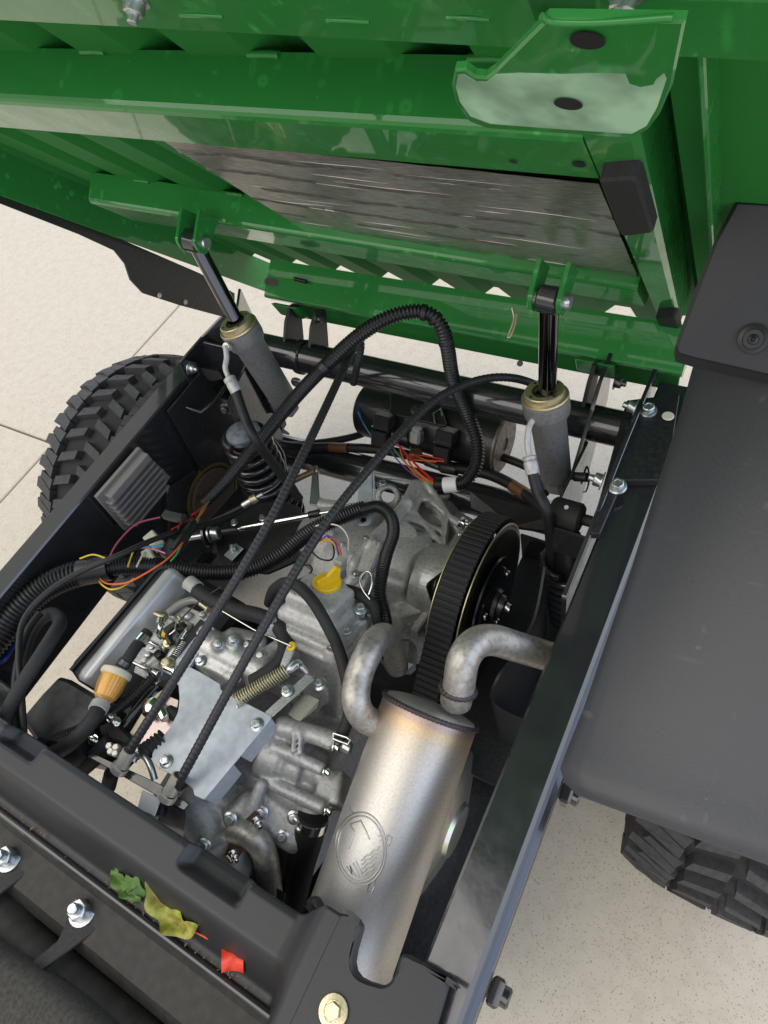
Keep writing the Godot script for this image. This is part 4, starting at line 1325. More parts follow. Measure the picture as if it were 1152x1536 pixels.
	s.box(P(351, 828, 0.458), Vector3(0.022, 0.004, 0.03), Basis(Vector3.UP, -0.2), 0.001)
	var cb := part("clamp_plate", s, M.zinc, arm)
	bolt(cb, P(351, 824, 0.460), Vector3.UP, 0.0085, M.zinc, "nut")
	# hydraulic pump motor behind the cross tube
	var pu := thing("pump_motor", "black cylindrical pump motor with steel end disc under the cross tube", "electric motor", P(650, 640, 0.36))
	var p0 := P(548, 612, 0.42); var p1 := P(757, 667, 0.42)
	var pw := (p1 - p0).normalized()
	var pl := p0.distance_to(p1)
	s = S()
	s.lathe(p0, pw, [Vector2(0, -0.004), Vector2(0.045, -0.002), Vector2(0.053, 0.004), Vector2(0.056, 0.02), Vector2(0.056, pl - 0.02), Vector2(0.055, pl - 0.004), Vector2(0, pl - 0.004)], 44)
	part("motor_body", s, M.paint_dull, pu)
	s = S()
	s.lathe(p1 - pw * 0.006, pw, [Vector2(0.0555, 0), Vector2(0.0555, 0.004), Vector2(0.053, 0.007), Vector2(0.014, 0.007), Vector2(0.012, 0.002), Vector2(0, 0.002)], 44)
	part("end_disc", s, M.end_disc, pu)
	s = S()
	s.lathe(p1 - pw * 0.0028, pw, [Vector2(0.0125, 0), Vector2(0.011, 0.0014), Vector2(0, 0.0014)], 12)
	part("shaft_hole", s, M.black, pu)
	s = S()
	s.lathe(p0 + pw * 0.07, pw, [Vector2(0.056, 0), Vector2(0.0585, 0.001), Vector2(0.0585, 0.06), Vector2(0.056, 0.061)], 40)
	part("mount_band", s, M.paint, pu)
	s = S()
	s.prism(fillet([P(585, 585, 0.49), P(660, 605, 0.49), P(672, 640, 0.485), P(585, 620, 0.485)], 0.006), Vector3(0, -0.004, 0), 0.001)
	part("mount_plate", s, M.paint_dull, pu)
	bolt(pu, P(624, 614, 0.491), Vector3(0, 1, 0.4), 0.011, M.dark_steel, "washer")
	s = S()
	s.tube([P(652, 636, 0.49), P(650, 620, 0.492), P(661, 613, 0.493), P(663, 624, 0.49)], 0.0016, 6, 0, 0, true, false)
	part("wire_clip", s, M.zinc, pu)
	for q in [[[576, 632], 0.48], [[670, 655], 0.475]]:
		var c: Vector3 = P(q[0][0], q[0][1], q[1])
		s = S()
		s.box(c, Vector3(0.034, 0.030, 0.026), Basis(Vector3.RIGHT, -0.5), 0.002)
		s.box(c + Vector3(0, -0.022, 0.022), Vector3(0.032, 0.03, 0.024), Basis(Vector3.RIGHT, -0.5), 0.002)
		var rl := part("relay", s, M.black, pu)
		s = S()
		s.box(c + Vector3(0, -0.006, 0.008), Vector3(0.0355, 0.002, 0.0275), Basis(Vector3.RIGHT, -0.5))
		part("relay_seam", s, M.paint, rl)
	s = S()
	var gc := P(625, 655, 0.46)
	s.box(gc, Vector3(0.022, 0.026, 0.022), Basis(Vector3.RIGHT, -0.5), 0.004)
	s.box(gc + Vector3(0, 0.012, -0.006), Vector3(0.018, 0.012, 0.014), Basis(Vector3.RIGHT, -0.5), 0.003)
	part("port_block", s, M.cast_dark, pu)
	s = S()
	s.lathe(gc + Vector3(0.002, -0.022, 0.016), Vector3(0, -1, 0.4), [Vector2(0.0, 0), Vector2(0.011, 0), Vector2(0.013, 0.008), Vector2(0.009, 0.016), Vector2(0, 0.016)], 16)
	part("port_plug", s, M.brass_dull, pu)
	s = S()
	s.prism(fillet([P(648, 725, 0.36), P(690, 712, 0.36), P(742, 735, 0.36), P(745, 752, 0.36), P(660, 742, 0.36)], 0.004), Vector3(0, -0.004, 0))
	part("foot_plate", s, M.dark_steel, pu)
	# hydraulic hoses running across under the motor
	var hz := thing("hydraulic_hoses", "two black hydraulic hoses with tan ferrules sagging under the pump motor", "hose", P(560, 690, 0.36))
	s = S()
	s.tube(pts([[405, 655, 0.42], [430, 667, 0.40], [480, 664, 0.39], [530, 655, 0.38], [570, 640, 0.36]]), 0.0075, 12)
	part("upper_hose", s, M.hose, hz)
	s = S()
	s.tube(pts([[400, 650, 0.42], [420, 666, 0.41], [450, 671, 0.40], [510, 671, 0.40], [580, 676, 0.40], [640, 690, 0.39], [700, 706, 0.39]]), 0.0095, 14)
	part("lower_hose", s, M.hose, hz)
	s = S()
	s.tube(pts([[680, 701, 0.40], [735, 712, 0.40], [780, 735, 0.41], [815, 765, 0.42], [830, 790, 0.42]]), 0.0105, 14)
	part("outlet_hose", s, M.hose, hz)
	s = S()
	s.tube(pts([[755, 686, 0.40], [800, 706, 0.40], [818, 740, 0.42]]), 0.008, 12)
	part("return_hose", s, M.hose, hz)
	for e in [[[495, 671], [522, 672], 0.40, 0.0102], [[768, 728], [795, 745], 0.408, 0.0114]]:
		s = S()
		s.rod(P(e[0][0], e[0][1], e[2]), P(e[1][0], e[1][1], e[2] + 0.004), e[3], 18)
		part("ferrule", s, M.brown, hz)
	s = S()
	s.rod(P(640, 692, 0.392), P(662, 700, 0.394), 0.0105, 6, 0.001)
	s.lathe(P(662, 700, 0.394), P(695, 706, 0.40) - P(662, 700, 0.394), [Vector2(0.0105, 0), Vector2(0.012, 0.003), Vector2(0.012, 0.034), Vector2(0.0105, 0.036)], 18)
	part("hose_union", s, M.dark_steel, hz)
	build_transaxle()

func build_transaxle() -> void:
	var t := thing("transaxle", "grey cast aluminium transaxle with ribbed case behind the engine", "transaxle", P(600, 850, 0.22))
	var c := Cast.new(Vector3(-0.17, 0.20, -0.66), Vector3(0.22, 0.56, -0.22), 0.0042)
	# main bowl: axis across the vehicle
	c.k = 0.007
	var m0 := P(500, 850, 0.38); var m1 := P(640, 868, 0.40)
	c.cyl(m0, m1, 0.088, 0.078, 0.012)
	c.cap(P(495, 812, 0.42), P(545, 800, 0.40), 0.062, 0.058)
	c.cyl(P(590, 830, 0.40), P(640, 858, 0.43), 0.056, 0.046, 0.006)
	c.cyl(P(632, 855, 0.43), P(648, 863, 0.43), 0.036, -1, 0.003)
	c.box(P(640, 790, 0.34), Vector3(0.10, 0.10, 0.16), Basis(Vector3.RIGHT, -0.5), 0.02)
	c.cyl(P(680, 790, 0.36), P(715, 805, 0.37), 0.030, 0.024, 0.005)
	# raised joint flange climbing over the case
	c.k = 0.005
	var fl := [[524, 876, 0.475], [532, 845, 0.482], [556, 812, 0.482], [584, 784, 0.470], [610, 752, 0.452], [622, 728, 0.44], [640, 724, 0.43]]
	for i in fl.size() - 1:
		var a := P(fl[i][0], fl[i][1], fl[i][2]); var b := P(fl[i + 1][0], fl[i + 1][1], fl[i + 1][2])
		c.cap(a, b, 0.0095, 0.0095)
		c.cap(a + Vector3(0, -0.02, 0), b + Vector3(0, -0.02, 0), 0.0095, 0.0095)
		c.cap(a + Vector3(0.012, -0.012, 0.004), b + Vector3(0.012, -0.012, 0.004), 0.009, 0.009)
	# ribs fanning out to the right of the flange
	for r in [[[622, 728, 0.44], [668, 772, 0.415]], [[640, 724, 0.435], [690, 800, 0.40]], [[612, 758, 0.448], [664, 818, 0.43]], [[590, 795, 0.46], [650, 842, 0.445]], [[606, 776, 0.452], [660, 796, 0.425]], [[668, 772, 0.415], [664, 818, 0.43]], [[690, 800, 0.40], [660, 842, 0.43]], [[640, 750, 0.432], [672, 745, 0.39]]]:
		var a := P(r[0][0], r[0][1], r[0][2]); var b := P(r[1][0], r[1][1], r[1][2])
		c.cap(a, b, 0.0062, 0.0055)
		c.cap(a + Vector3(0, -0.016, 0), b + Vector3(0, -0.02, 0), 0.0065, 0.006)
	# sloping smooth cheek and lower fins
	c.box(P(600, 850, 0.445), Vector3(0.075, 0.03, 0.10), Basis(Vector3.RIGHT, -0.35), 0.012)
	for k in 5:
		c.cap(P(500 + k * 14, 800 + k * 16, 0.478 - k * 0.004), P(470 + k * 13, 850 + k * 17, 0.452 - k * 0.004), 0.0042, 0.004)
	for k in 4:
		c.box(P(612 + k * 12, 872 + k * 5, 0.40), Vector3(0.006, 0.05, 0.09), Basis(Vector3.RIGHT, -0.4), 0.002)
	for q in [[600, 905], [614, 918], [630, 930], [592, 935]]:
		c.box(P(q[0], q[1], 0.42), Vector3(0.05, 0.012, 0.035), Basis(Vector3(0, 0, 1), 0.5) * Basis(Vector3.RIGHT, -0.4), 0.003)
	c.cap(P(575, 960, 0.33), P(640, 965, 0.33), 0.04, 0.035)
	# ear with a round eye at the top left
	c.cyl(P(582, 746, 0.438), P(582, 746, 0.41), 0.023, 0.026, 0.003)
	c.cap(P(582, 746, 0.415), P(560, 790, 0.415), 0.022, 0.03)
	c.cyl(P(582, 744, 0.46), P(582, 744, 0.40), 0.0125, -1, 0.001, true)
	for q in [[534, 868, 0.48], [559, 817, 0.488], [612, 757, 0.456]]: c.cyl(P(q[0], q[1], q[2] + 0.006), P(q[0], q[1], q[2] - 0.03), 0.0105, -1, 0.002)
	var s := S()
	c.mesh_into(s)
	var tc := part("case", s, M.cast, t)
	for q in [[574, 728, 0.445, 0.0105], [549, 808, 0.492, 0.006], [535, 862, 0.49, 0.008], [692, 784, 0.41, 0.011], [692, 803, 0.41, 0.011]]:
		bolt(tc, P(q[0], q[1], q[2]), Vector3(0.2, 1, -0.2) if q[0] < 690 else Vector3(1, 0.2, 0), q[3], M.zinc if q[0] < 690 else M.bright, "flange" if q[0] < 690 else "nut")
	for pl in [[[523, 878], [522, 862], [548, 812], [560, 806], [573, 814], [546, 884]], [[596, 905], [640, 898], [632, 917], [600, 926]], [[614, 943], [640, 908], [646, 918], [626, 947]], [[588, 792], [606, 778], [622, 790], [634, 826], [612, 822]]]:
		s = S()
		var o := []
		for q in pl: o.append(P(q[0], q[1], 0.494 - (q[1] - 806) * 0.0002 if pl[0][1] == 878 else (0.452 if pl[0][1] > 890 else 0.468)))
		s.prism(fillet(o, 0.004), Vector3(0.0, -0.018, 0.004), 0.0025)
		part("web_plate", s, M.cast, tc)
	s = S()
	s.tube(pts([[690, 786, 0.412], [672, 776, 0.41]]), 0.008, 12)
	part("stud", s, M.cast, tc)
	# shift lever: galvanised strap with a hole, and the arm it turns
	var lv := thing("shift_lever", "galvanised flat shift lever with rounded ends and a hole", "lever", P(545, 790, 0.46))
	s = S()
	s.prism(fillet([P(540, 702, 0.50), P(558, 702, 0.50), P(559, 770, 0.50), P(556, 787, 0.50), P(534, 788, 0.50), P(535, 766, 0.50)], [0.008, 0.008, 0.004, 0.012, 0.012, 0.004], 6), Vector3(0, -0.004, 0), 0.001)
	var ls := part("strap", s, M.galvanised, lv)
	s = S()
	s.lathe(P(545, 780, 0.5005), Vector3.UP, [Vector2(0.0052, 0), Vector2(0.005, 0.0004), Vector2(0, 0.0004)], 16)
	part("strap_hole", s, M.black, ls)
	s = S()
	s.tube([P(560, 704, 0.50), P(562, 745, 0.497), P(561, 775, 0.497)], 0.0018, 6, 0, 0, true, false)
	part("folded_edge", s, M.galvanised, ls)
	s = S()
	s.prism(fillet([P(469, 698, 0.44), P(476, 698, 0.44), P(479, 745, 0.44), P(496, 752, 0.44), P(494, 760, 0.44), P(464, 756, 0.44)], 0.003), Vector3(0, -0.004, 0), 0.001)
	s.lathe(P(473, 704, 0.445), Vector3(0, 1, 0.3), [Vector2(0.006, -0.01), Vector2(0.006, 0.0), Vector2(0, 0.002)], 14)
	part("shift_arm", s, M.zinc, lv)
	s = S()
	s.rod(P(472, 706, 0.445), P(438, 722, 0.44), 0.006, 12, 0.001)
	part("arm_pin", s, M.brass_dull, lv)
	s = S()
	s.rod(P(478, 757, 0.44), P(512, 762, 0.44), 0.0125, 18, 0.003)
	part("shift_shaft", s, M.cast, lv)
	# selector cable: threaded rod from the left bracket to the lever
	var rodt := thing("selector_cable", "bright selector rod with hexagon nut reaching the shift lever", "control rod", P(420, 780, 0.48))
	s = S()
	s.rod(P(357, 794, 0.485), P(468, 772, 0.505), 0.0052, 16)
	part("rod_sleeve", s, M.bright, rodt)
	s = S()
	s.rod(P(466, 772.5, 0.505), P(512, 764.5, 0.512), 0.0028, 12)
	part("inner_rod", s, M.bright, rodt)
	s = S()
	s.rod(P(463, 773, 0.505), P(480, 769, 0.506), 0.0068, 14, 0.001)
	s.rod(P(334, 798, 0.482), P(358, 794, 0.485), 0.0072, 14, 0.001)
	part("rubber_boot", s, M.black, rodt)
	s = S()
	s.rod(P(515, 766, 0.512), P(549, 759, 0.514), 0.0082, 16, 0.0015)
	part("rod_end", s, M.zinc, rodt)
	s = S()
	s.rod(P(510, 767, 0.512), P(516, 766, 0.512), 0.0062, 6, 0.001)
	part("lock_nut", s, M.brass, rodt)
	s = S()
	s.rod(P(276, 808, 0.478), P(310, 802, 0.481), 0.0068, 14, 0.002)
	part("cable_end", s, M.zinc, rodt)
	s = S()
	s.rod(P(318, 801, 0.482), P(329, 799, 0.483), 0.0125, 6, 0.0015)
	s.lathe(P(314, 802, 0.482), P(340, 797, 0.483) - P(314, 802, 0.482), [Vector2(0, 0), Vector2(0.0145, 0), Vector2(0.0145, 0.003), Vector2(0, 0.003)], 20)
	part("hexagon_nut", s, M.zinc, rodt)
	s = S()
	s.lathe(P(309, 803, 0.481), P(340, 797, 0.483) - P(309, 803, 0.481), [Vector2(0, 0), Vector2(0.021, 0), Vector2(0.021, 0.004), Vector2(0, 0.004)], 24)
	part("bracket_disc", s, M.paint, rodt)
	# driven pulley and belt
	var pc := Vector3(0.0, 0.437, -0.412)
	var R := 0.128
	var dp := thing("driven_pulley", "dark belt pulley with pale rims, spider plate and centre bolt", "pulley", Vector3(0.21, pc.y, pc.z))
	s = S()
	s.lathe(Vector3(0, pc.y, pc.z), Vector3.RIGHT, [Vector2(0.03, 0.178), Vector2(0.09, 0.181), Vector2(R - 0.004, 0.1865), Vector2(R - 0.002, 0.1885), Vector2(R - 0.006, 0.1885), Vector2(0.04, 0.198)], 72)
	var sv := part("inner_sheave", s, M.dark_steel, dp)
	s = S()
	s.lathe(Vector3(0, pc.y, pc.z), Vector3.RIGHT, [Vector2(0.04, 0.222), Vector2(R - 0.006, 0.2305), Vector2(R - 0.001, 0.2315), Vector2(R, 0.233), Vector2(R - 0.003, 0.235), Vector2(R - 0.01, 0.235), Vector2(0.075, 0.227), Vector2(0.06, 0.232), Vector2(0.03, 0.236), Vector2(0, 0.236)], 72)
	part("outer_sheave", s, M.sheave, dp)
	for xx in [[0.1868, R + 0.0005], [0.2335, R + 0.001]]:
		s = S()
		s.lathe(Vector3(xx[0], pc.y, pc.z), Vector3.RIGHT, [Vector2(xx[1] - 0.003, -0.0009), Vector2(xx[1], -0.0006), Vector2(xx[1], 0.0006), Vector2(xx[1] - 0.003, 0.0009)], 72)
		part("sheave_rim", s, M.rim_yellow, dp)
	s = S()
	s.lathe(Vector3(0.2355, pc.y, pc.z), Vector3.RIGHT, [Vector2(0.075, 0), Vector2(0.074, 0.003), Vector2(0.066, 0.005), Vector2(0.03, 0.0055), Vector2(0, 0.0055)], 48)
	part("cover_disc", s, M.spider, dp)
	# spider plate
	s = S()
	var tri := []
	for k in 3:
		var a := TAU * k / 3 + 0.9
		for d in [-0.35, 0.35]: tri.append(Vector3(0.245, pc.y + cos(a + d) * 0.062, pc.z + sin(a + d) * 0.062))
	s.prism(fillet(tri, 0.01), Vector3(-0.008, 0, 0), 0.002)
	var sp := part("spider_plate", s, M.spider, dp)
	for k in 3:
		var a := TAU * k / 3 + 0.9
		bolt(sp, Vector3(0.2455, pc.y + cos(a) * 0.05, pc.z + sin(a) * 0.05), Vector3.RIGHT, 0.006, M.chrome, "screw")
	s = S()
	s.lathe(Vector3(0.245, pc.y, pc.z), Vector3.RIGHT, [Vector2(0.026, 0), Vector2(0.024, 0.006), Vector2(0.019, 0.007), Vector2(0.018, 0.014), Vector2(0.0, 0.014)], 28)
	part("hub", s, M.dark_steel, dp)
	bolt(dp, Vector3(0.258, pc.y, pc.z), Vector3.RIGHT, 0.0135, M.chrome, "flange")
	# cam cup and pre-load spring between case and pulley
	s = S()
	var cc := []
	for k in 65:
		var a := TAU * k / 64
		cc.append(a)
	var r0 := []
	var ringsA := []
	for k in 64:
		var a := TAU * k / 64
		var d := Vector3(0, cos(a), sin(a))
		var notch := 0.0
		var w := absf(wrapf(a - 0.55, -PI, PI))
		if w < 0.75: notch = 0.030 * (1.0 - w / 0.75) + 0.004
		ringsA.append([Vector3(0.136, pc.y, pc.z) + d * 0.063, Vector3(0.180 - notch, pc.y, pc.z) + d * 0.063, Vector3(0.180 - notch, pc.y, pc.z) + d * 0.059, Vector3(0.118, pc.y, pc.z) + d * 0.059])
	ringsA.append(ringsA[0])
	s.loft(ringsA, true, false, false)
	part("cam_cup", s, M.cast_bright, dp)
	s = S()
	s.coil(Vector3(0.135, pc.y, pc.z), Vector3(0.182, pc.y, pc.z), 0.038, 0.038, 0.0035, 5.0)
	part("preload_spring", s, M.dark_steel, dp)
	s = S()
	s.rod(Vector3(0.09, pc.y, pc.z), Vector3(0.20, pc.y, pc.z), 0.024, 20)
	part("input_shaft", s, M.dark_steel, dp)
	# belt: open loop over both pulleys with raised cogs
	var qc := Vector3(0, 0.275, -0.135)
	var r1 := R + 0.004; var r2 := 0.062
	var dl := Vector2(qc.y - pc.y, qc.z - pc.z)
	var D := dl.length()
	var base := dl.angle()
	var off := acos((r1 - r2) / D)
	var path := []      # (y, z, outward angle)
	var n1 := 60
	for k in n1 + 1:
		var a := base + off + (TAU - 2 * off) * k / n1
		path.append([pc.y + cos(a) * r1, pc.z + sin(a) * r1])
	for k in 25:
		var a := base - off + 2 * off * k / 24
		path.append([qc.y + cos(a) * r2, qc.z + sin(a) * r2])
	path.append(path[0])
	var line := []
	for q in path: line.append(Vector3(0.21, q[0], q[1]))
	line = Shape.resample(line, 0.0055)
	var be := thing("drive_belt", "black cogged drive belt curving round the driven pulley", "drive belt", Vector3(0.21, pc.y, pc.z))
	s = S()
	var rings := []
	for i in line.size():
		var tt: Vector3 = (line[(i + 1) % line.size()] - line[(i + line.size() - 1) % line.size()]).normalized()
		var nn := tt.cross(Vector3.RIGHT)
		if nn.dot(line[i] - (pc + qc) * 0.5 - Vector3(0.21, 0, 0)) < 0: nn = -nn
		rings.append([line[i] - Vector3(0.0195, 0, 0), line[i] + Vector3(0.0195, 0, 0), line[i] + Vector3(0.015, 0, 0) - nn * 0.013, line[i] - Vector3(0.015, 0, 0) - nn * 0.013])
	rings.append(rings[0])
	s.loft(rings, true, false, false)
	part("belt_body", s, M.belt, be)
	var cog := S()
	cog.box(Vector3.ZERO, Vector3(0.0385, 0.0036, 0.0068), Basis.IDENTITY, 0.0009)
	cog.st.generate_normals()
	var cm := cog.st.commit()
	var cl := Shape.resample(line, 0.0098)
	for i in cl.size() - 1:
		var tt: Vector3 = (cl[(i + 1) % cl.size()] - cl[(i + cl.size() - 1) % cl.size()]).normalized()
		var nn := tt.cross(Vector3.RIGHT)
		if nn.dot(cl[i] - (pc + qc) * 0.5 - Vector3(0.21, 0, 0)) < 0: nn = -nn
		var mi := MeshInstance3D.new()
		mi.mesh = cm; mi.material_override = M.belt
		mi.transform = Transform3D(Basis(Vector3.RIGHT, nn, Vector3.RIGHT.cross(nn)), cl[i] + nn * 0.0015)
		put("cog", mi, be)
	# drive clutch beside the muffler
	var dc := thing("drive_clutch", "round polished steel drive clutch half hidden right of the muffler", "clutch", Vector3(0.25, qc.y, qc.z))
	s = S()
	s.lathe(Vector3(0.188, qc.y, qc.z), Vector3.RIGHT, [Vector2(0, 0), Vector2(0.10, 0.0), Vector2(0.105, 0.004), Vector2(0.04, 0.02)], 56)
	part("inner_half", s, M.dark_steel, dc)
	s = S()
	s.lathe(Vector3(0.232, qc.y - 0.01, qc.z + 0.03), Vector3.RIGHT, [Vector2(0.04, 0.012), Vector2(0.112, 0.030), Vector2(0.118, 0.034), Vector2(0.118, 0.038), Vector2(0.112, 0.042), Vector2(0.07, 0.054), Vector2(0.045, 0.058), Vector2(0.04, 0.064), Vector2(0, 0.064)], 64)
	part("outer_half", s, M.clutch, dc)

# ---------------------------------------------------------------- engine
const MUF_C := Vector3(0.268, 0.60, -0.180)
const MUF_D := Vector3(0.012, -0.3530, 0.9355)
const MUF_R := 0.0590
func on_muffler(u: float, v: float, lift := 0.0) -> Vector3:     # point of the muffler's skin
	var r := ray(u, v).normalized()
	var w := MUF_D.normalized()
	var o := CAM - MUF_C
	var d := r - w * r.dot(w)
	var e := o - w * o.dot(w)
	var a := d.length_squared(); var b := 2.0 * d.dot(e); var c := e.length_squared() - pow(MUF_R + lift, 2)
	var disc := maxf(b * b - 4 * a * c, 0.0)
	return CAM + r * ((-b - sqrt(disc)) / (2 * a))

func build_muffler() -> void:
	var mu := thing("muffler", "heat-tinted stainless muffler cylinder lying in the cover's notch", "muffler", MUF_C)
	var w := MUF_D.normalized()
	var steel := lin(0.285, 0.27, 0.25); var tan := lin(0.27, 0.205, 0.135); var or_ := lin(0.30, 0.15, 0.055); var brown := lin(0.16, 0.09, 0.06); var warm := lin(0.29, 0.25, 0.20)
	var s := S()
	s.lathe(MUF_C, w, [Vector2(MUF_R - 0.001, 0.0), Vector2(MUF_R, 0.004), Vector2(MUF_R, 0.008), Vector2(MUF_R, 0.014), Vector2(MUF_R, 0.03), Vector2(MUF_R, 0.055), Vector2(MUF_R, 0.16), Vector2(MUF_R, 0.25), Vector2(MUF_R, 0.29), Vector2(MUF_R, 0.33), Vector2(MUF_R - 0.003, 0.345), Vector2(0, 0.36)], 72,
		[brown, brown, brown, or_, tan, warm, steel, steel, warm, tan, or_, or_])
	part("body", s, M.muffler, mu)
	s = S()
	s.lathe(MUF_C, -w, [Vector2(MUF_R - 0.001, 0.0), Vector2(MUF_R - 0.004, 0.004), Vector2(MUF_R - 0.012, 0.0065), Vector2(0, 0.010)], 64, [tan, warm, steel, steel])
	part("end_cap", s, M.muffler, mu)
	# rippled weld bead
	var ring := []
	var u := w.cross(Vector3.UP).normalized(); var v := w.cross(u)
	for k in 97: ring.append(MUF_C - w * 0.001 + (u * cos(TAU * k / 96) + v * sin(TAU * k / 96)) * MUF_R)
	s = S()
	s.tube(ring, 0.0030, 8, 0.00025, 0.005, false, false)
	part("weld_bead", s, M.weld, mu)
	# right outlet: rises from the cap and bends over to the right rail
	s = S()
	var o0 := PD(688, 1040, 0.785)
	s.tube([o0 - w * -0.01, PD(688, 1030, 0.77), PD(695, 990, 0.76), PD(712, 966, 0.77), PD(738, 960, 0.79), PD(775, 970, 0.81), PD(840, 990, 0.84), PD(900, 1010, 0.87)], 0.0187, 24)
	part("outlet_pipe", s, M.pipe, mu)
	s = S()
	var wr := []
	var ow := (PD(695, 990, 0.76) - PD(688, 1030, 0.77)).normalized()
	var ou := ow.cross(Vector3.RIGHT).normalized(); var ov := ow.cross(ou)
	var oc := PD(687, 1034, 0.775)
	for k in 49: wr.append(oc + (ou * cos(TAU * k / 48) + ov * sin(TAU * k / 48)) * 0.0192)
	s.tube(wr, 0.0042, 8, 0.0003, 0.005, false, false)
	part("outlet_weld", s, M.weld, mu)
	# left inlet: from the body side up and back down behind
	s = S()
	s.tube([PD(580, 1094, 0.815), PD(568, 1088, 0.80), PD(545, 1075, 0.79), PD(534, 1050, 0.78), PD(538, 1015, 0.79), PD(552, 980, 0.80), PD(566, 958, 0.835), PD(580, 955, 0.89), PD(590, 975, 0.95), PD(596, 1000, 1.0)], 0.0168, 24)
	part("inlet_pipe", s, M.pipe, mu)
	s = S()
	wr = []
	ow = (PD(545, 1075, 0.79) - PD(568, 1088, 0.80)).normalized()
	ou = ow.cross(Vector3.UP).normalized(); ov = ow.cross(ou)
	for k in 49: wr.append(PD(568, 1088, 0.80) + (ou * cos(TAU * k / 48) + ov * sin(TAU * k / 48)) * 0.0175)
	s.tube(wr, 0.004, 8, 0.0003, 0.005, false, false)
	part("inlet_weld", s, M.weld, mu)
	# lower left stub with its own weld
	s = S()
	var lc := on_muffler(474, 1368)
	var ln := (lc - MUF_C)
	ln = (ln - w * ln.dot(w)).normalized()
	s.lathe(lc - ln * 0.01, (ln + w * 0.5).normalized(), [Vector2(0.0, 0.0), Vector2(0.018, 0.002), Vector2(0.020, 0.010), Vector2(0.018, 0.013), Vector2(0.014, 0.014), Vector2(0.0135, 0.02)], 28)
	part("stub_weld", s, M.weld, mu)
	# embossed warning mark: crossed-out hand over heat waves in a ring, three pointers outside
	s = S()
	var lines := []
	for rr in [1.0, 0.90]:
		var el := []
		for k in 49:
			var a := TAU * k / 48
			el.append([694 + rr * (cos(a) * 96 + sin(a) * 14), 340 + rr * (sin(a) * 139 + cos(a) * -18)])
		lines.append(el)
	lines.append_array([[[602, 370], [772, 288]], [[608, 388], [776, 306]],
		[[652, 246], [668, 272], [662, 300], [648, 342]], [[652, 246], [694, 232], [712, 268], [728, 306]],
		[[640, 408], [662, 440], [652, 404], [676, 448]], [[664, 394], [680, 424], [690, 452]], [[676, 388], [692, 420], [700, 440]],
		[[650, 172], [656, 198], [680, 204], [650, 172]], [[796, 290], [814, 296], [802, 330], [790, 322], [796, 290]], [[730, 468], [756, 460], [736, 512], [718, 510], [730, 468]]])
	for k in 5:
		var wv := []
		var w0 := 694.0 + k * 2; var n := 12 - k
		for q in n: wv.append([w0 + q * 6.4, 384 + k * 15 - q * 4.4 + sin(q * 1.5) * 4.0])
		lines.append(wv)
	for el in lines:
		var pl := []
		for q in el: pl.append(on_muffler(270 + q[0] / 2.56, 1140 + q[1] / 2.56, 0.0002))
		s.tube(pl, 0.0009, 6, 0, 0, true, false)
	part("embossed_mark", s, M.emboss, mu)

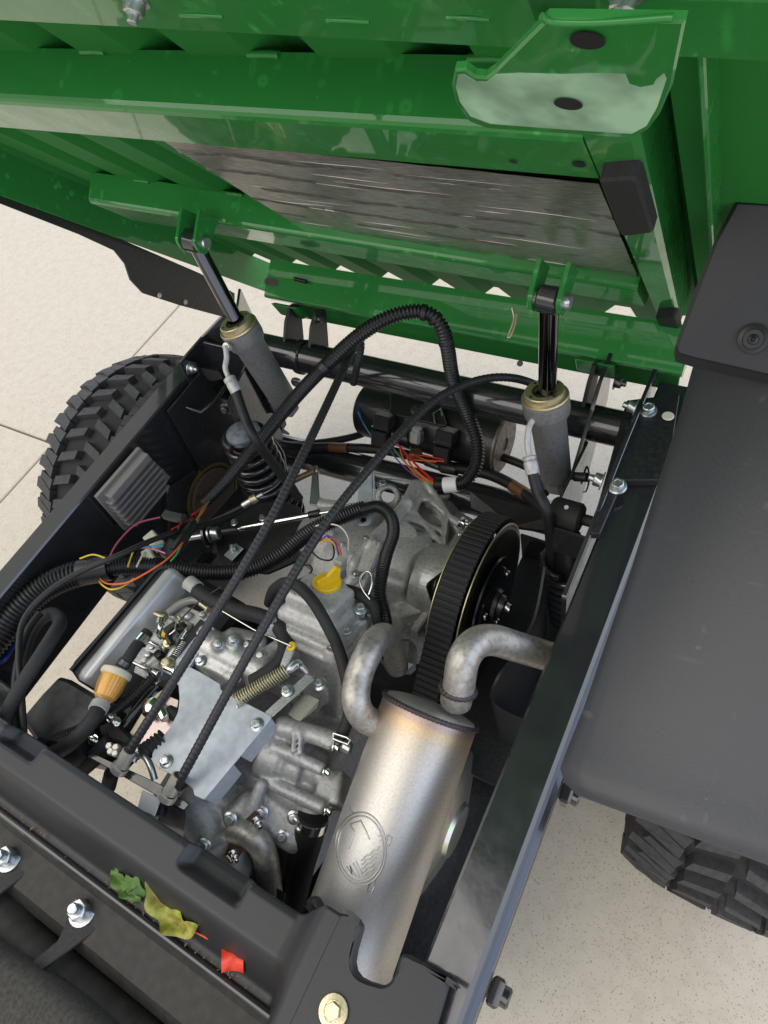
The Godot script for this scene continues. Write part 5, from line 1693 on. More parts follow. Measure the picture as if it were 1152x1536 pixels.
func build_engine() -> void:
	build_muffler()
	var en := thing("engine", "grey cast aluminium engine with yellow oil cap on its rocker cover", "engine", Vector3(0.05, 0.23, -0.15))
	var E := Basis(Vector3.RIGHT, -0.5)
	var ey := E.y
	var cp := P(491, 876, 0.605)
	# crankcase and cylinder
	var c := Cast.new(Vector3(-0.17, 0.24, -0.38), Vector3(0.23, 0.60, 0.10), 0.0042)
	c.k = 0.008
	var hd := cp - ey * 0.085 + Vector3(-0.004, 0, 0)
	c.box(hd - ey * 0.05, Vector3(0.118, 0.13, 0.105), E, 0.010)
	c.box(Vector3(0.03, 0.395, -0.06), Vector3(0.24, 0.20, 0.20), E, 0.02)
	c.box(P(440, 1020, 0.50), Vector3(0.12, 0.03, 0.06), E, 0.006)
	c.box(P(355, 1200, 0.49), Vector3(0.11, 0.05, 0.06), E, 0.012)
	c.cap(P(392, 1178, 0.535), P(352, 1290, 0.50), 0.009, 0.012)
	c.cap(P(300, 1215, 0.50), P(350, 1290, 0.48), 0.035, 0.03)
	c.cap(P(310, 1275, 0.51), P(338, 1258, 0.52), 0.010, 0.010)
	c.cap(P(348, 1225, 0.52), P(372, 1200, 0.52), 0.011, 0.012)
	c.cap(P(395, 1230, 0.50), P(440, 1262, 0.49), 0.017, 0.015)
	c.cap(P(388, 1200, 0.50), P(450, 1240, 0.49), 0.018, 0.016)
	for q in [[516, 965, 0.53, 540, 1020, 0.46, 0.013], [540, 905, 0.56, 545, 950, 0.50, 0.013], [516, 935, 0.565, 500, 1030, 0.47, 0.010]]:
		c.cyl(P(q[0], q[1], q[2]), P(q[3], q[4], q[5]), q[6], -1, 0.003)
	for k in 4:
		c.box(P(470, 1030 + k * 12, 0.47), Vector3(0.07, 0.05, 0.004), E * Basis(Vector3.UP, 0.6), 0.001)
	var s := S()
	s.box(P(300, 950, 0.36), Vector3(0.15, 0.10, 0.16), Basis(Vector3.UP, -0.1), 0.01)
	s.box(P(210, 1060, 0.42), Vector3(0.12, 0.06, 0.12), Basis(Vector3.UP, -0.1), 0.01)
	part("engine_cradle", s, M.paint_dull, en)
	s = S()
	c.mesh_into(s)
	var bk := part("crankcase", s, M.cast_dark, en)
	# rocker cover: its own finer casting
	c = Cast.new(cp + Vector3(-0.085, -0.13, -0.09), cp + Vector3(0.085, 0.02, 0.10), 0.0036)
	c.k = 0.005
	var top := cp - ey * 0.026 + Vector3(-0.004, 0, 0) + E.z * 0.012
	c.box(top, Vector3(0.082, 0.044, 0.062), E, 0.008)
	c.box(top - ey * 0.016, Vector3(0.100, 0.022, 0.080), E, 0.010)
	c.box(top - ey * 0.034, Vector3(0.116, 0.014, 0.096), E, 0.003)
	c.box(top - ey * 0.0495, Vector3(0.120, 0.010, 0.100), E, 0.002)
	c.cyl(cp - ey * 0.012, cp - ey * 0.001, 0.026, -1, 0.002)
	for q in [[0.052, 0.046], [0.052, -0.03], [-0.052, 0.046], [-0.052, -0.03]]:
		var b: Vector3 = top - ey * 0.045 + E.x * q[0] + E.z * q[1]
		c.cyl(b, b + ey * 0.022, 0.0105, -1, 0.002)
	s = S()
	c.mesh_into(s)
	var rc := part("rocker_cover", s, M.cast, en)
	for q in [[0.052, 0.046], [0.052, -0.03], [-0.052, 0.046], [-0.052, -0.03]]:
		bolt(rc, top - ey * 0.0225 + E.x * q[0] + E.z * q[1], ey, 0.0095, M.zinc, "flange")
	for q in [[541, 914, 0.573], [519, 944, 0.572]]: bolt(bk, P(q[0], q[1], q[2]), Vector3(0.1, 1, -0.2), 0.0095, M.zinc, "flange")
	# oil cap
	s = S()
	E = Basis(Vector3.RIGHT, -0.42)
	ey = E.y
	s.lathe(cp, ey, [Vector2(0, -0.004), Vector2(0.0195, -0.004), Vector2(0.0205, 0.001), Vector2(0.0205, 0.004), Vector2(0.0192, 0.0055), Vector2(0.0, 0.006)], 40)
	var oc := part("oil_cap", s, M.yellow, en)
	s = S()
	var g0 := cp + ey * 0.005
	var gx := (E.x * 0.45 - E.z * 0.9).normalized()
	s.prism(fillet([g0 - gx * 0.0175 , g0 - gx * 0.016 + ey * 0.009, g0 - gx * 0.002 + ey * 0.012, g0 + gx * 0.012 + ey * 0.024, g0 + gx * 0.0185 + ey * 0.022, g0 + gx * 0.016], [0, 0.004, 0.006, 0.004, 0.004, 0]), gx.cross(ey).normalized() * 0.0075, 0.0012)
	part("cap_grip", s, M.yellow, oc)
	# galvanised cover plate with a turned-down flange
	var py := 0.578
	var outl := []
	for q in [[267, 1021], [282, 999], [300, 1008], [330, 1026], [331, 1034], [341, 1041], [372, 1056], [409, 1075], [306, 1200], [291, 1193], [289, 1183], [278, 1174], [236, 1150], [228, 1142], [228, 1130], [240, 1110], [254, 1093], [267, 1068], [269, 1047]]: outl.append(P(q[0], q[1], py))
	s = S()
	s.prism(fillet(outl, [0.004, 0.004, 0, 0.002, 0.004, 0.004, 0, 0.004, 0.002, 0.003, 0.004, 0.003, 0.006, 0.006, 0.008, 0.02, 0.02, 0.02, 0.01]), Vector3(0, -0.002, 0), 0.0006)
	var gp := part("cover_plate", s, M.galvanised, en)
	for fl in [[[407, 1077], [360, 1134], 0.024], [[350, 1146], [307, 1199], 0.024]]:
		s = S()
		var a := P(fl[0][0], fl[0][1], py - 0.001); var b := P(fl[1][0], fl[1][1], py - 0.001)
		var dn := Vector3(0.006, -fl[2], 0.002)
		s.prism([a, b, b + dn - (b - a).normalized() * 0.003, a + dn + (b - a).normalized() * 0.003], Vector3(-0.002, 0, -0.001), 0.0004)
		part("turned_flange", s, M.galvanised, gp)
	for q in [[250, 1142], [386, 1087]]: bolt(gp, P(q[0], q[1], py), Vector3.UP, 0.0092, M.zinc, "flange")
	# governor spring, bracket strip, hook and guard
	s = S()
	s.coil(P(352, 1052, 0.582), P(430, 1006, 0.585), 0.0088, 0.0088, 0.0011, 22.0, 6)
	part("governor_spring", s, M.yellow_zinc, en)
	s = S()
	s.prism(fillet([P(392, 1073, 0.574), P(402, 1079, 0.574), P(470, 1018, 0.574), P(462, 1008, 0.574)], 0.001), Vector3(0, -0.003, 0), 0.0005)
	s.prism([P(402, 1079, 0.575), P(470, 1018, 0.575), P(470, 1018, 0.567), P(402, 1079, 0.567)], Vector3(0.0015, 0, 0.0015))
	part("control_bracket", s, M.zinc, en)
	bolt(en, P(431, 1036, 0.576), Vector3.UP, 0.0085, M.zinc, "flange")
	s = S()
	s.tube([P(428, 1010, 0.585), P(436, 1003, 0.590), P(446, 996, 0.588), P(452, 1000, 0.583), P(462, 1010, 0.578)], [0.004, 0.006, 0.0065, 0.005, 0.003], 8)
	part("spring_hook", s, M.zinc, en)
	s = S()
	s.prism(fillet([P(452, 1037, 0.560), P(480, 1049, 0.560), P(476, 1062, 0.560), P(448, 1084, 0.556), P(432, 1072, 0.556)], 0.002), Vector3(0, -0.0025, 0), 0.0005)
	part("guard_plate", s, M.olive, en)
	bolt(en, P(480, 1026, 0.556), Vector3(0, 1, 0), 0.0095, M.zinc, "flange")
	# throttle arm with yellow bush and thin link rod
	s = S()
	s.prism(fillet([P(431, 966, 0.592), P(443, 970, 0.592), P(434, 995, 0.590), P(424, 1004, 0.590), P(420, 998, 0.590)], 0.004), Vector3(0, -0.002, 0), 0.0004)
	var ta := part("throttle_arm", s, M.zinc, en)
	s = S()
	s.lathe(P(438, 970, 0.593), Vector3(-0.2, 1, 0.2), [Vector2(0.003, 0), Vector2(0.0062, 0), Vector2(0.0066, 0.002), Vector2(0.0035, 0.004), Vector2(0.002, 0.003)], 18)
	part("yellow_bush", s, M.yellow, ta)
	s = S()
	s.tube([P(322, 910, 0.600), P(380, 944, 0.598), P(437, 969, 0.597)], 0.0012, 6, 0, 0, true, false)
	part("link_rod", s, M.bright, ta)
	# intake manifold: bright casting with screw bosses
	c = Cast.new(P(330, 985, 0.52) + Vector3(-0.09, -0.06, -0.08), P(360, 985, 0.52) + Vector3(0.11, 0.08, 0.09), 0.0038)
	c.k = 0.006
	c.cyl(P(304, 962, 0.555), P(400, 1010, 0.545), 0.024, 0.022, 0.006)
	c.cyl(P(392, 990, 0.54), P(402, 1026, 0.53), 0.030, -1, 0.006)
	c.cap(P(300, 990, 0.555), P(352, 1018, 0.55), 0.012, 0.012)
	c.box(P(330, 1000, 0.545), Vector3(0.075, 0.022, 0.05), Basis(Vector3.UP, -0.35), 0.005)
	c.cap(P(350, 955, 0.55), P(385, 965, 0.545), 0.014, 0.016)
	c.cap(P(395, 985, 0.55), P(425, 965, 0.545), 0.011, 0.011)
	for q in [[328, 967, 0.583], [351, 960, 0.578], [306, 946, 0.578]]: c.cyl(P(q[0], q[1], q[2]), P(q[0], q[1], q[2] - 0.02), 0.0085, -1, 0.001)
	s = S()
	c.mesh_into(s)
	var im := part("intake_manifold", s, M.cast_bright, en)
	for q in [[328, 967, 0.583], [351, 960, 0.578], [306, 946, 0.578]]: bolt(im, P(q[0], q[1], q[2]), Vector3.UP, 0.0062, M.zinc, "screw")
	for q in [[301, 991, 0.568], [392, 984, 0.563], [372, 968, 0.56], [355, 1017, 0.562]]: bolt(im, P(q[0], q[1], q[2]), Vector3(0, 1, 0.1), 0.0078, M.zinc, "flange")
	# water pump: stepped housing on the right front, bolt bosses and end dome
	c = Cast.new(P(450, 1140, 0.50) + Vector3(-0.09, -0.08, -0.08), P(450, 1140, 0.52) + Vector3(0.085, 0.075, 0.085), 0.0032)
	c.k = 0.004
	var a0 := P(400, 1122, 0.515); var a1 := P(505, 1168, 0.50)
	var aw := (a1 - a0).normalized()
	c.cyl(a0, a0 + aw * 0.034, 0.041, -1, 0.003)
	c.cyl(a0 + aw * 0.030, a0 + aw * 0.062, 0.035, -1, 0.003)
	c.cyl(a0 + aw * 0.036, a0 + aw * 0.041, 0.0385, -1, 0.002)
	c.cyl(a0 + aw * 0.058, a0 + aw * 0.088, 0.027, 0.023, 0.008)
	c.cyl(a0 + aw * 0.060, a0 + aw * 0.064, 0.033, -1, 0.001)
	c.cap(P(425, 1090, 0.55), P(505, 1110, 0.545), 0.014, 0.011)
	for b in [[408, 1118, 0.548, 486, 1155, 0.545, 0.0085], [392, 1168, 0.525, 488, 1213, 0.525, 0.0090], [440, 1092, 0.548, 500, 1118, 0.548, 0.008]]:
		c.cyl(P(b[0], b[1], b[2]), P(b[3], b[4], b[5]), b[6], -1, 0.002)
	for q in [[442, 1112, 0.556], [452, 1116, 0.556]]: c.box(P(q[0], q[1], q[2]), Vector3(0.006, 0.012, 0.03), Basis(Vector3.UP, 0.5), 0.001)
	c.box(P(500, 1185, 0.50), Vector3(0.035, 0.05, 0.045), Basis(Vector3.UP, 0.4), 0.006)
	c.cap(P(455, 1195, 0.50), P(470, 1225, 0.49), 0.022, 0.02)
	s = S()
	c.mesh_into(s)
	var wp := part("water_pump", s, M.cast_dark, en)
	for q in [[487, 1156, 0.545], [489, 1214, 0.525], [501, 1119, 0.548]]: bolt(wp, P(q[0], q[1], q[2]), aw, 0.0085, M.bright, "flange")
	# exhaust port: rusty gasket flange, studs and down pipe
	s = S()
	var fg := []
	for q in [[384, 1214], [376, 1222], [360, 1236], [346, 1258], [337, 1282], [341, 1290], [352, 1284], [362, 1268], [374, 1246], [384, 1226]]: fg.append(P(q[0], q[1], 0.535 - (q[1] - 1214) * 0.0002))
	s.prism(fillet(fg, 0.002), Vector3(0.004, -0.004, 0.002), 0.0006)
	part("exhaust_gasket", s, M.rust, en)
	for q in [[384, 1232, 0.536], [349, 1282, 0.525]]: bolt(en, P(q[0], q[1], q[2]), Vector3(0.9, 0.3, 0.3), 0.0085, M.bright, "nut")
	for q in [[345, 1228, 0.536], [306, 1268, 0.525], [392, 1218, 0.52], [424, 1255, 0.505], [441, 1226, 0.512]]: bolt(bk, P(q[0], q[1], q[2]), Vector3(0.3, 1, 0.3), 0.0090, M.zinc, "flange")
	s = S()
	s.tube([P(352, 1246, 0.52), P(370, 1250, 0.525), P(388, 1264, 0.52), P(398, 1285, 0.50), P(404, 1320, 0.45), P(410, 1370, 0.38)], 0.0160, 22)
	part("exhaust_pipe", s, M.pipe, en)
	s = S()
	s.prism([P(415, 1332, 0.47), P(428, 1340, 0.47), P(424, 1356, 0.45), P(414, 1350, 0.45)], Vector3(0, -0.003, 0))
	part("pipe_tab", s, M.zinc, en)
	# coolant hose with a worm-drive clamp
	var ch := thing("coolant_hose", "thick black coolant hose with steel screw clamp below the water pump", "hose", P(455, 1290, 0.42))
	s = S()
	s.tube([P(470, 1222, 0.51), P(463, 1252, 0.49), P(452, 1290, 0.45), P(440, 1340, 0.38), P(430, 1380, 0.32)], 0.0200, 22)
	part("hose", s, M.hose, ch)
	s = S()
	var k0 := P(469, 1226, 0.508); var k1 := P(464.5, 1247, 0.494)
	s.lathe(k0, k1 - k0, [Vector2(0.0200, 0), Vector2(0.0212, 0.0005), Vector2(0.0212, 0.0125), Vector2(0.0200, 0.013)], 32)
	part("clamp_band", s, M.bright, ch)
	s = S()
	s.rod(P(441, 1226, 0.515), P(454, 1236, 0.512), 0.0062, 14, 0.001)
	s.box(P(455, 1240, 0.514), Vector3(0.016, 0.008, 0.014), Basis(Vector3.UP, 0.4), 0.002)
	part("clamp_screw", s, M.zinc, ch)
	# carburettor
	var cb := thing("carburettor", "zinc and alloy carburettor crowded with fittings beside the air box", "carburettor", P(255, 965, 0.50))
	c = Cast.new(P(255, 960, 0.50) + Vector3(-0.08, -0.07, -0.10), P(255, 960, 0.55) + Vector3(0.08, 0.05, 0.09), 0.0036)
	c.k = 0.003
	var cz := Basis(Vector3.UP, -0.12)
	c.box(P(255, 965, 0.515), Vector3(0.075, 0.06, 0.115), cz, 0.006)
	c.box(P(232, 962, 0.552), Vector3(0.030, 0.014, 0.085), cz, 0.003)
	c.box(P(272, 930, 0.556), Vector3(0.055, 0.012, 0.020), cz, 0.003)
	c.cyl(P(240, 985, 0.56), P(222, 1000, 0.555), 0.0085, -1, 0.002)
	c.cyl(P(272, 952, 0.565), P(258, 975, 0.565), 0.006, -1, 0.002)
	c.cyl(P(265, 968, 0.57), P(250, 992, 0.565), 0.005, -1, 0.002)
	c.cyl(P(286, 918, 0.57), P(278, 930, 0.57), 0.0075, -1, 0.002)
	c.cyl(P(225, 1000, 0.55), P(250, 1012, 0.55), 0.012, -1, 0.003)
	c.box(P(285, 955, 0.545), Vector3(0.012, 0.02, 0.10), cz, 0.002)
	s = S()
	c.mesh_into(s)
	var cbm := part("body", s, M.cast_bright, cb)
	s = S()
	s.prism(fillet([P(232, 951, 0.563), P(250, 962, 0.563), P(246, 974, 0.563), P(240, 982, 0.563), P(219, 978, 0.563), P(216, 972, 0.563)], 0.003), Vector3(0, -0.002, 0), 0.0005)
	var zp := part("zinc_plate", s, M.zinc, cb)
	bolt(zp, P(228, 971, 0.563), Vector3.UP, 0.0045, M.zinc, "screw")
	s = S()
	s.prism([P(262, 902, 0.568), P(300, 918, 0.568), P(312, 912, 0.568), P(318, 918, 0.568), P(300, 940, 0.568), P(294, 950, 0.568), P(290, 936, 0.568), P(256, 922, 0.568)], Vector3(0, -0.002, 0), 0.0005)
	part("top_bracket", s, M.cast_bright, cb)
	s = S()
	s.prism([P(300, 928, 0.572), P(308, 934, 0.572), P(262, 990, 0.572), P(253, 986, 0.572)], Vector3(0, -0.012, 0), 0.001)
	part("insulator_strip", s, M.black, cb)
	s = S()
	s.prism(fillet([P(309, 935, 0.570), P(322, 942, 0.570), P(278, 1010, 0.570), P(255, 1012, 0.570), P(240, 1004, 0.570), P(262, 991, 0.570)], 0.003), Vector3(0, -0.006, 0), 0.0008)
	part("flange_plate", s, M.galvanised, cb)
	s = S()
	s.tube([P(241, 932, 0.585), P(240, 942, 0.585), P(238, 950, 0.578), P(242, 957, 0.570)], 0.0042, 12)
	s.lathe(P(241, 932, 0.585), P(241, 932, 0.585) - P(240, 942, 0.585), [Vector2(0.0042, -0.006), Vector2(0.0062, -0.005), Vector2(0.0062, 0.004), Vector2(0.004, 0.006), Vector2(0, 0.006)], 16)
	part("fuel_elbow", s, M.bright, cb)
	s = S()
	s.lathe(P(257, 967, 0.57), Vector3(0.1, 1, 0.2), [Vector2(0, 0), Vector2(0.0072, 0), Vector2(0.0072, 0.010), Vector2(0.006, 0.013), Vector2(0.003, 0.013), Vector2(0.003, 0.018), Vector2(0, 0.018)], 18)
	part("brass_jet", s, M.brass, cb)
	s = S()
	s.box(P(247, 952, 0.582), Vector3(0.0075, 0.007, 0.0075), Basis(Vector3.UP, 0.4), 0.001)
	part("yellow_lock", s, M.yellow, cb)
	s = S()
	s.box(P(256, 942, 0.583), Vector3(0.010, 0.009, 0.020), Basis(Vector3.UP, -0.5), 0.0015)
	s.tube([P(258, 966, 0.585), P(252, 955, 0.587), P(258, 945, 0.585)], 0.0045, 10)
	part("sensor_plug", s, M.black, cb)
	s = S()
	s.lathe(P(274, 943, 0.572), Vector3.UP, [Vector2(0, 0), Vector2(0.0085, 0), Vector2(0.0085, 0.006), Vector2(0.006, 0.010), Vector2(0, 0.011)], 16)
	part("black_plug", s, M.black, cb)
	s = S()
	s.lathe(P(241, 984, 0.565), Vector3.UP, [Vector2(0, 0), Vector2(0.007, 0), Vector2(0.006, 0.010), Vector2(0, 0.012)], 14)
	part("black_plug", s, M.black, cb)
	s = S()
	s.tube([P(254, 952, 0.59), P(262, 945, 0.592), P(264, 935, 0.592), P(268, 934, 0.59)], 0.0011, 6)
	part("wire_bail", s, M.bright, cb)
	bolt(cb, P(252, 996, 0.571), Vector3.UP, 0.0105, M.yellow_zinc, "flange")
	s = S()
	s.rod(P(200, 994, 0.57), P(230, 1008, 0.57), 0.0026, 12)
	s.rod(P(226, 1006, 0.572), P(238, 1012, 0.572), 0.0062, 6, 0.001)
	s.rod(P(231, 1018, 0.565), P(237, 1026, 0.56), 0.0065, 14, 0.001)
	part("throttle_shaft", s, M.bright, cb)
	s = S()
	s.tube([P(252, 920, 0.575), P(272, 905, 0.575), P(295, 900, 0.573), P(318, 908, 0.57), P(330, 922, 0.565)], 0.0060, 12)
	part("vent_tube", s, M.clear_hose, cb)
	s = S()
	s.tube([P(262, 940, 0.588), P(290, 910, 0.592), P(320, 888, 0.594), P(332, 880, 0.594)], 0.0013, 6)
	part("thin_wire", s, M.black, cb)
	for q in [[222, 962, 246, 972, 0.0035], [268, 925, 280, 944, 0.003], [282, 940, 272, 956, 0.0035], [246, 1000, 262, 1006, 0.0045], [232, 920, 246, 926, 0.004], [300, 905, 312, 913, 0.004]]:
		s = S()
		s.rod(P(q[0], q[1], 0.574), P(q[2], q[3], 0.574), q[4], 14, 0.0008)
		s.lathe(P(q[2], q[3], 0.574), P(q[2], q[3], 0.574) - P(q[0], q[1], 0.574), [Vector2(0, 0), Vector2(q[4] * 1.7, 0), Vector2(q[4] * 1.7, 0.003), Vector2(0, 0.003)], 6)
		part("adjuster_screw", s, M.bright if q[0] % 4 else M.brass, cb)
	for q in [[262, 914, 0.571], [304, 922, 0.571], [246, 968, 0.566], [222, 982, 0.566], [300, 950, 0.573], [270, 1004, 0.573]]: bolt(cb, P(q[0], q[1], q[2]), Vector3.UP, 0.0052, M.zinc, "screw")
	s = S()
	s.coil(P(276, 962, 0.575), P(262, 984, 0.575), 0.0042, 0.0042, 0.0007, 9.0, 6)
	part("idle_spring", s, M.bright, cb)
	s = S()
	s.prism(fillet([P(206, 990, 0.556), P(228, 998, 0.556), P(236, 1012, 0.556), P(226, 1022, 0.556), P(200, 1008, 0.556)], 0.002), Vector3(0, -0.003, 0), 0.0005)
	part("lower_bracket", s, M.cast_bright, cb)
	# air box: black rim and silver lid
	var ab := thing("air_box", "long silver air box lid with black rim behind the carburettor", "air box", P(190, 940, 0.45))
	s = S()
	var rim := []
	for q in [[103, 1002], [110, 990], [228, 858], [240, 847], [256, 851], [124, 1010], [118, 1024]]: rim.append(P(q[0], q[1], 0.586))
	s.prism(fillet(rim, 0.004), Vector3(0, -0.10, 0), 0.004)
	part("rim", s, M.plastic, ab)
	s = S()
	var la := P(130, 1026, 0.572); var lb := P(268, 860, 0.572)
	var sec := fillet([Vector3(-0.013, -0.05, 0), Vector3(-0.011, 0.020, 0), Vector3(0.009, 0.020, 0), Vector3(0.024, -0.012, 0), Vector3(0.030, -0.06, 0)], [0, 0.008, 0.010, 0.010, 0], 4)
	sec.reverse()
	var lr := []
	for e in [[la, 0.55, 0.0], [la, 0.85, -0.004], [la, 1.0, -0.012], [lb, 1.0, 0.010], [lb, 0.85, 0.003], [lb, 0.55, 0.0]]:
		var ring := []
		var al: Vector3 = (la - lb).normalized()
		for q in sec: ring.append(e[0] + al * (e[2] as float) + Vector3(q.x * (e[1] as float), q.y if q.y < 0 else q.y * (0.3 + 0.7 * (e[1] as float)), 0))
		lr.append(ring)
	s.loft(lr, true, true)
	part("lid", s, M.air_lid, ab)
	s = S()
	s.tube(pts([[106, 1006, 0.589], [232, 858, 0.589], [243, 850, 0.589]]), 0.003, 8, 0, 0, true, false)
	part("rim_bead", s, M.black, ab)
	for q in [[232, 912, 0.56], [191, 962, 0.56], [165, 1000, 0.56]]:
		s = S()
		s.rod(P(q[0], q[1], q[2]), P(q[0] + 8, q[1] + 4, q[2]), 0.0075, 14, 0.002)
		part("lid_boss", s, M.air_lid, ab)
	s = S()
	var du := []
	for q in [[28, 1078], [60, 1040], [86, 1013], [104, 1018], [144, 1042], [150, 1076], [104, 1124], [52, 1112]]: du.append(P(q[0], q[1], 0.58))
	s.prism(fillet(du, 0.008), Vector3(0, -0.14, 0), 0.006)
	part("intake_duct", s, M.plastic_smooth, ab)
	# fuel filter
	var ff := thing("fuel_filter", "small amber fuel filter cup with pale flange near the air box", "fuel filter", P(165, 1030, 0.58))
	var f0 := P(178, 1003, 0.60); var f1 := P(152, 1056, 0.60)
	var fw := (f1 - f0).normalized()
	s = S()
	s.lathe(f0, fw, [Vector2(0, 0), Vector2(0.014, 0.0), Vector2(0.0205, 0.003), Vector2(0.0215, 0.006), Vector2(0.0215, 0.010), Vector2(0.019, 0.0115), Vector2(0, 0.0115)], 32)
	part("flange", s, M.cream, ff)
	s = S()
	s.lathe(f0, fw, [Vector2(0.0185, 0.0115), Vector2(0.0185, 0.028), Vector2(0.0155, 0.041), Vector2(0.009, 0.048), Vector2(0.006, 0.050)], 32)
	part("clear_cup", s, M.filter_clear, ff)
	s = S()
	var pl := []
	var fu := fw.cross(Vector3.UP).normalized(); var fv := fw.cross(fu)
	var ra := []; var rb2 := []
	for k in 36:
		var a := TAU * k / 36
		var rr := 0.0162 if k % 2 else 0.0145
		ra.append(f0 + fw * 0.0117 + (fu * cos(a) + fv * sin(a)) * rr)
		rb2.append(f0 + fw * 0.040 + (fu * cos(a) + fv * sin(a)) * rr * 0.78)
	s.loft([ra, rb2])
	part("pleated_paper", s, M.amber, ff)

# ---------------------------------------------------------------- hoses, looms, cables
func line(called: String, label: String, cat: String, p: Array, r, m: Material, rib := 0.0, pitch := 0.0, group := "", segs := 14) -> Node3D:
	var q := pts(p)
	var t := thing(called, label, cat, q[q.size() / 2], group)
	var s := S()
	s.tube(q, r, segs, rib, pitch)
	part("tubing" if pitch <= 0 else "ribbed_tube", s, m, t)
	return t
func band(t: Node3D, called: String, a: Array, b: Array, r: float, m: Material, segs := 20) -> void:
	var s := S()
	var p0 := P(a[0], a[1], a[2]); var p1 := P(b[0], b[1], b[2])
	var l := p0.distance_to(p1)
	s.lathe(p0, p1 - p0, [Vector2(r - 0.002, 0), Vector2(r, 0.0006), Vector2(r, l - 0.0006), Vector2(r - 0.002, l)], segs)
	part(called, s, m, t)
func wires(called: String, t: Node3D, arr: Array, r := 0.0014) -> void:
	for w in arr:
		var s := S()
		s.tube(pts(w[0]), r, 8)
		part(called, s, M[w[1]], t)

func build_lines() -> void:
	# two long ribbed control cables
	var c1 := line("control_cable", "left of two long black ribbed cables crossing above the engine", "cable", [[186, 1142, 0.585], [203, 1112, 0.600], [300, 958, 0.66], [400, 790, 0.705], [465, 660, 0.725], [510, 565, 0.715], [533, 518, 0.705], [540, 512, 0.700], [541, 524, 0.685], [536, 548, 0.66], [530, 575, 0.62]], 0.0061, M.cable, 0.00022, 0.0068, "control cables")
	band(c1, "ferrule", [182, 1150, 0.582], [194, 1126, 0.592], 0.0092, M.ferrule)
	band(c1, "ferrule_collar", [177, 1156, 0.578], [182, 1149, 0.582], 0.0115, M.ferrule)
	var c2 := line("control_cable", "right of two long black ribbed cables, passing over the cover plate", "cable", [[262, 1182, 0.580], [278, 1156, 0.600], [380, 968, 0.665], [480, 798, 0.70], [565, 690, 0.71], [640, 610, 0.70], [690, 580, 0.69], [735, 567, 0.68], [775, 568, 0.66], [812, 580, 0.60]], 0.0061, M.cable, 0.00022, 0.0068, "control cables")
	band(c2, "ferrule", [254, 1190, 0.582], [269, 1163, 0.594], 0.0092, M.ferrule)
	band(c2, "ferrule_collar", [249, 1198, 0.578], [254, 1190, 0.582], 0.0120, M.ferrule)
	# arching loom to the pump motor
	var l1 := line("wiring_loom", "black corrugated loom arching high from the left wires to the pump motor", "wiring loom", [[308, 752, 0.52], [340, 720, 0.55], [395, 655, 0.61], [440, 600, 0.66], [485, 552, 0.71], [540, 502, 0.755], [590, 474, 0.775], [635, 468, 0.77], [660, 487, 0.755], [671, 520, 0.72], [680, 570, 0.66], [700, 618, 0.60], [715, 660, 0.56], [715, 695, 0.53], [700, 720, 0.51], [680, 727, 0.50], [655, 726, 0.49]], 0.0098, M.loom, 0.0014, 0.0052, "", 16)
	band(l1, "white_label", [666, 728, 0.499], [687, 726, 0.503], 0.0135, M.white)
	for q in [[[483, 556, 0.711], [490, 548, 0.716]], [[632, 468, 0.77], [640, 470, 0.768]], [[650, 476, 0.762], [655, 481, 0.758]], [[668, 510, 0.73], [670, 516, 0.725]]]: band(l1, "cable_tie", q[0], q[1], 0.0118, M.black)
	wires("wire", l1, [[[[655, 726, 0.49], [630, 712, 0.478], [612, 690, 0.465], [616, 682, 0.46], [640, 690, 0.45], [668, 692, 0.45]], "orange"], [[[655, 724, 0.49], [632, 704, 0.475], [618, 688, 0.465], [630, 683, 0.46], [660, 688, 0.455], [672, 690, 0.45]], "red"], [[[655, 728, 0.49], [628, 716, 0.474], [606, 690, 0.465], [598, 668, 0.46], [585, 660, 0.455]], "orange"], [[[655, 729, 0.488], [620, 712, 0.47], [592, 685, 0.46], [584, 668, 0.455]], "purple"], [[[650, 728, 0.487], [616, 702, 0.468], [594, 678, 0.46], [588, 668, 0.455]], "wire_green"], [[[652, 724, 0.49], [626, 700, 0.47], [602, 672, 0.465], [590, 658, 0.46]], "red"],
		[[[655, 727, 0.492], [634, 714, 0.48], [614, 694, 0.468], [622, 690, 0.462], [655, 693, 0.455]], "orange"], [[[544, 632, 0.46], [538, 612, 0.465], [545, 608, 0.465]], "blue"], [[[562, 660, 0.44], [548, 640, 0.455], [537, 618, 0.463]], "light_blue"]])
	# thick loom along the left side
	var l2 := line("wiring_loom", "thickest black corrugated loom running in from the left edge", "wiring loom", [[-60, 1010, 0.60], [-10, 965, 0.60], [30, 915, 0.605], [70, 880, 0.605], [110, 862, 0.605], [160, 852, 0.60]], 0.0195, M.loom, 0.0016, 0.0062, "", 22)
	band(l2, "taped_joint", [120, 859, 0.605], [166, 851, 0.60], 0.0205, M.black)
	line("wiring_loom", "black corrugated loom lying across between air box and gearbox", "wiring loom", [[155, 853, 0.60], [200, 848, 0.59], [260, 852, 0.575], [320, 858, 0.555], [375, 853, 0.545], [420, 832, 0.54], [455, 805, 0.535], [480, 790, 0.53], [520, 772, 0.525], [548, 762, 0.52]], 0.0125, M.loom, 0.0013, 0.0045, "", 18)
	line("wiring_loom", "thin black corrugated loom dropping over the gearbox flange", "wiring loom", [[545, 764, 0.525], [568, 760, 0.53], [586, 775, 0.53], [590, 800, 0.53], [580, 830, 0.53], [573, 860, 0.53], [570, 890, 0.52], [576, 920, 0.50], [580, 945, 0.47]], 0.0092, M.loom, 0.0010, 0.0038, "", 16)
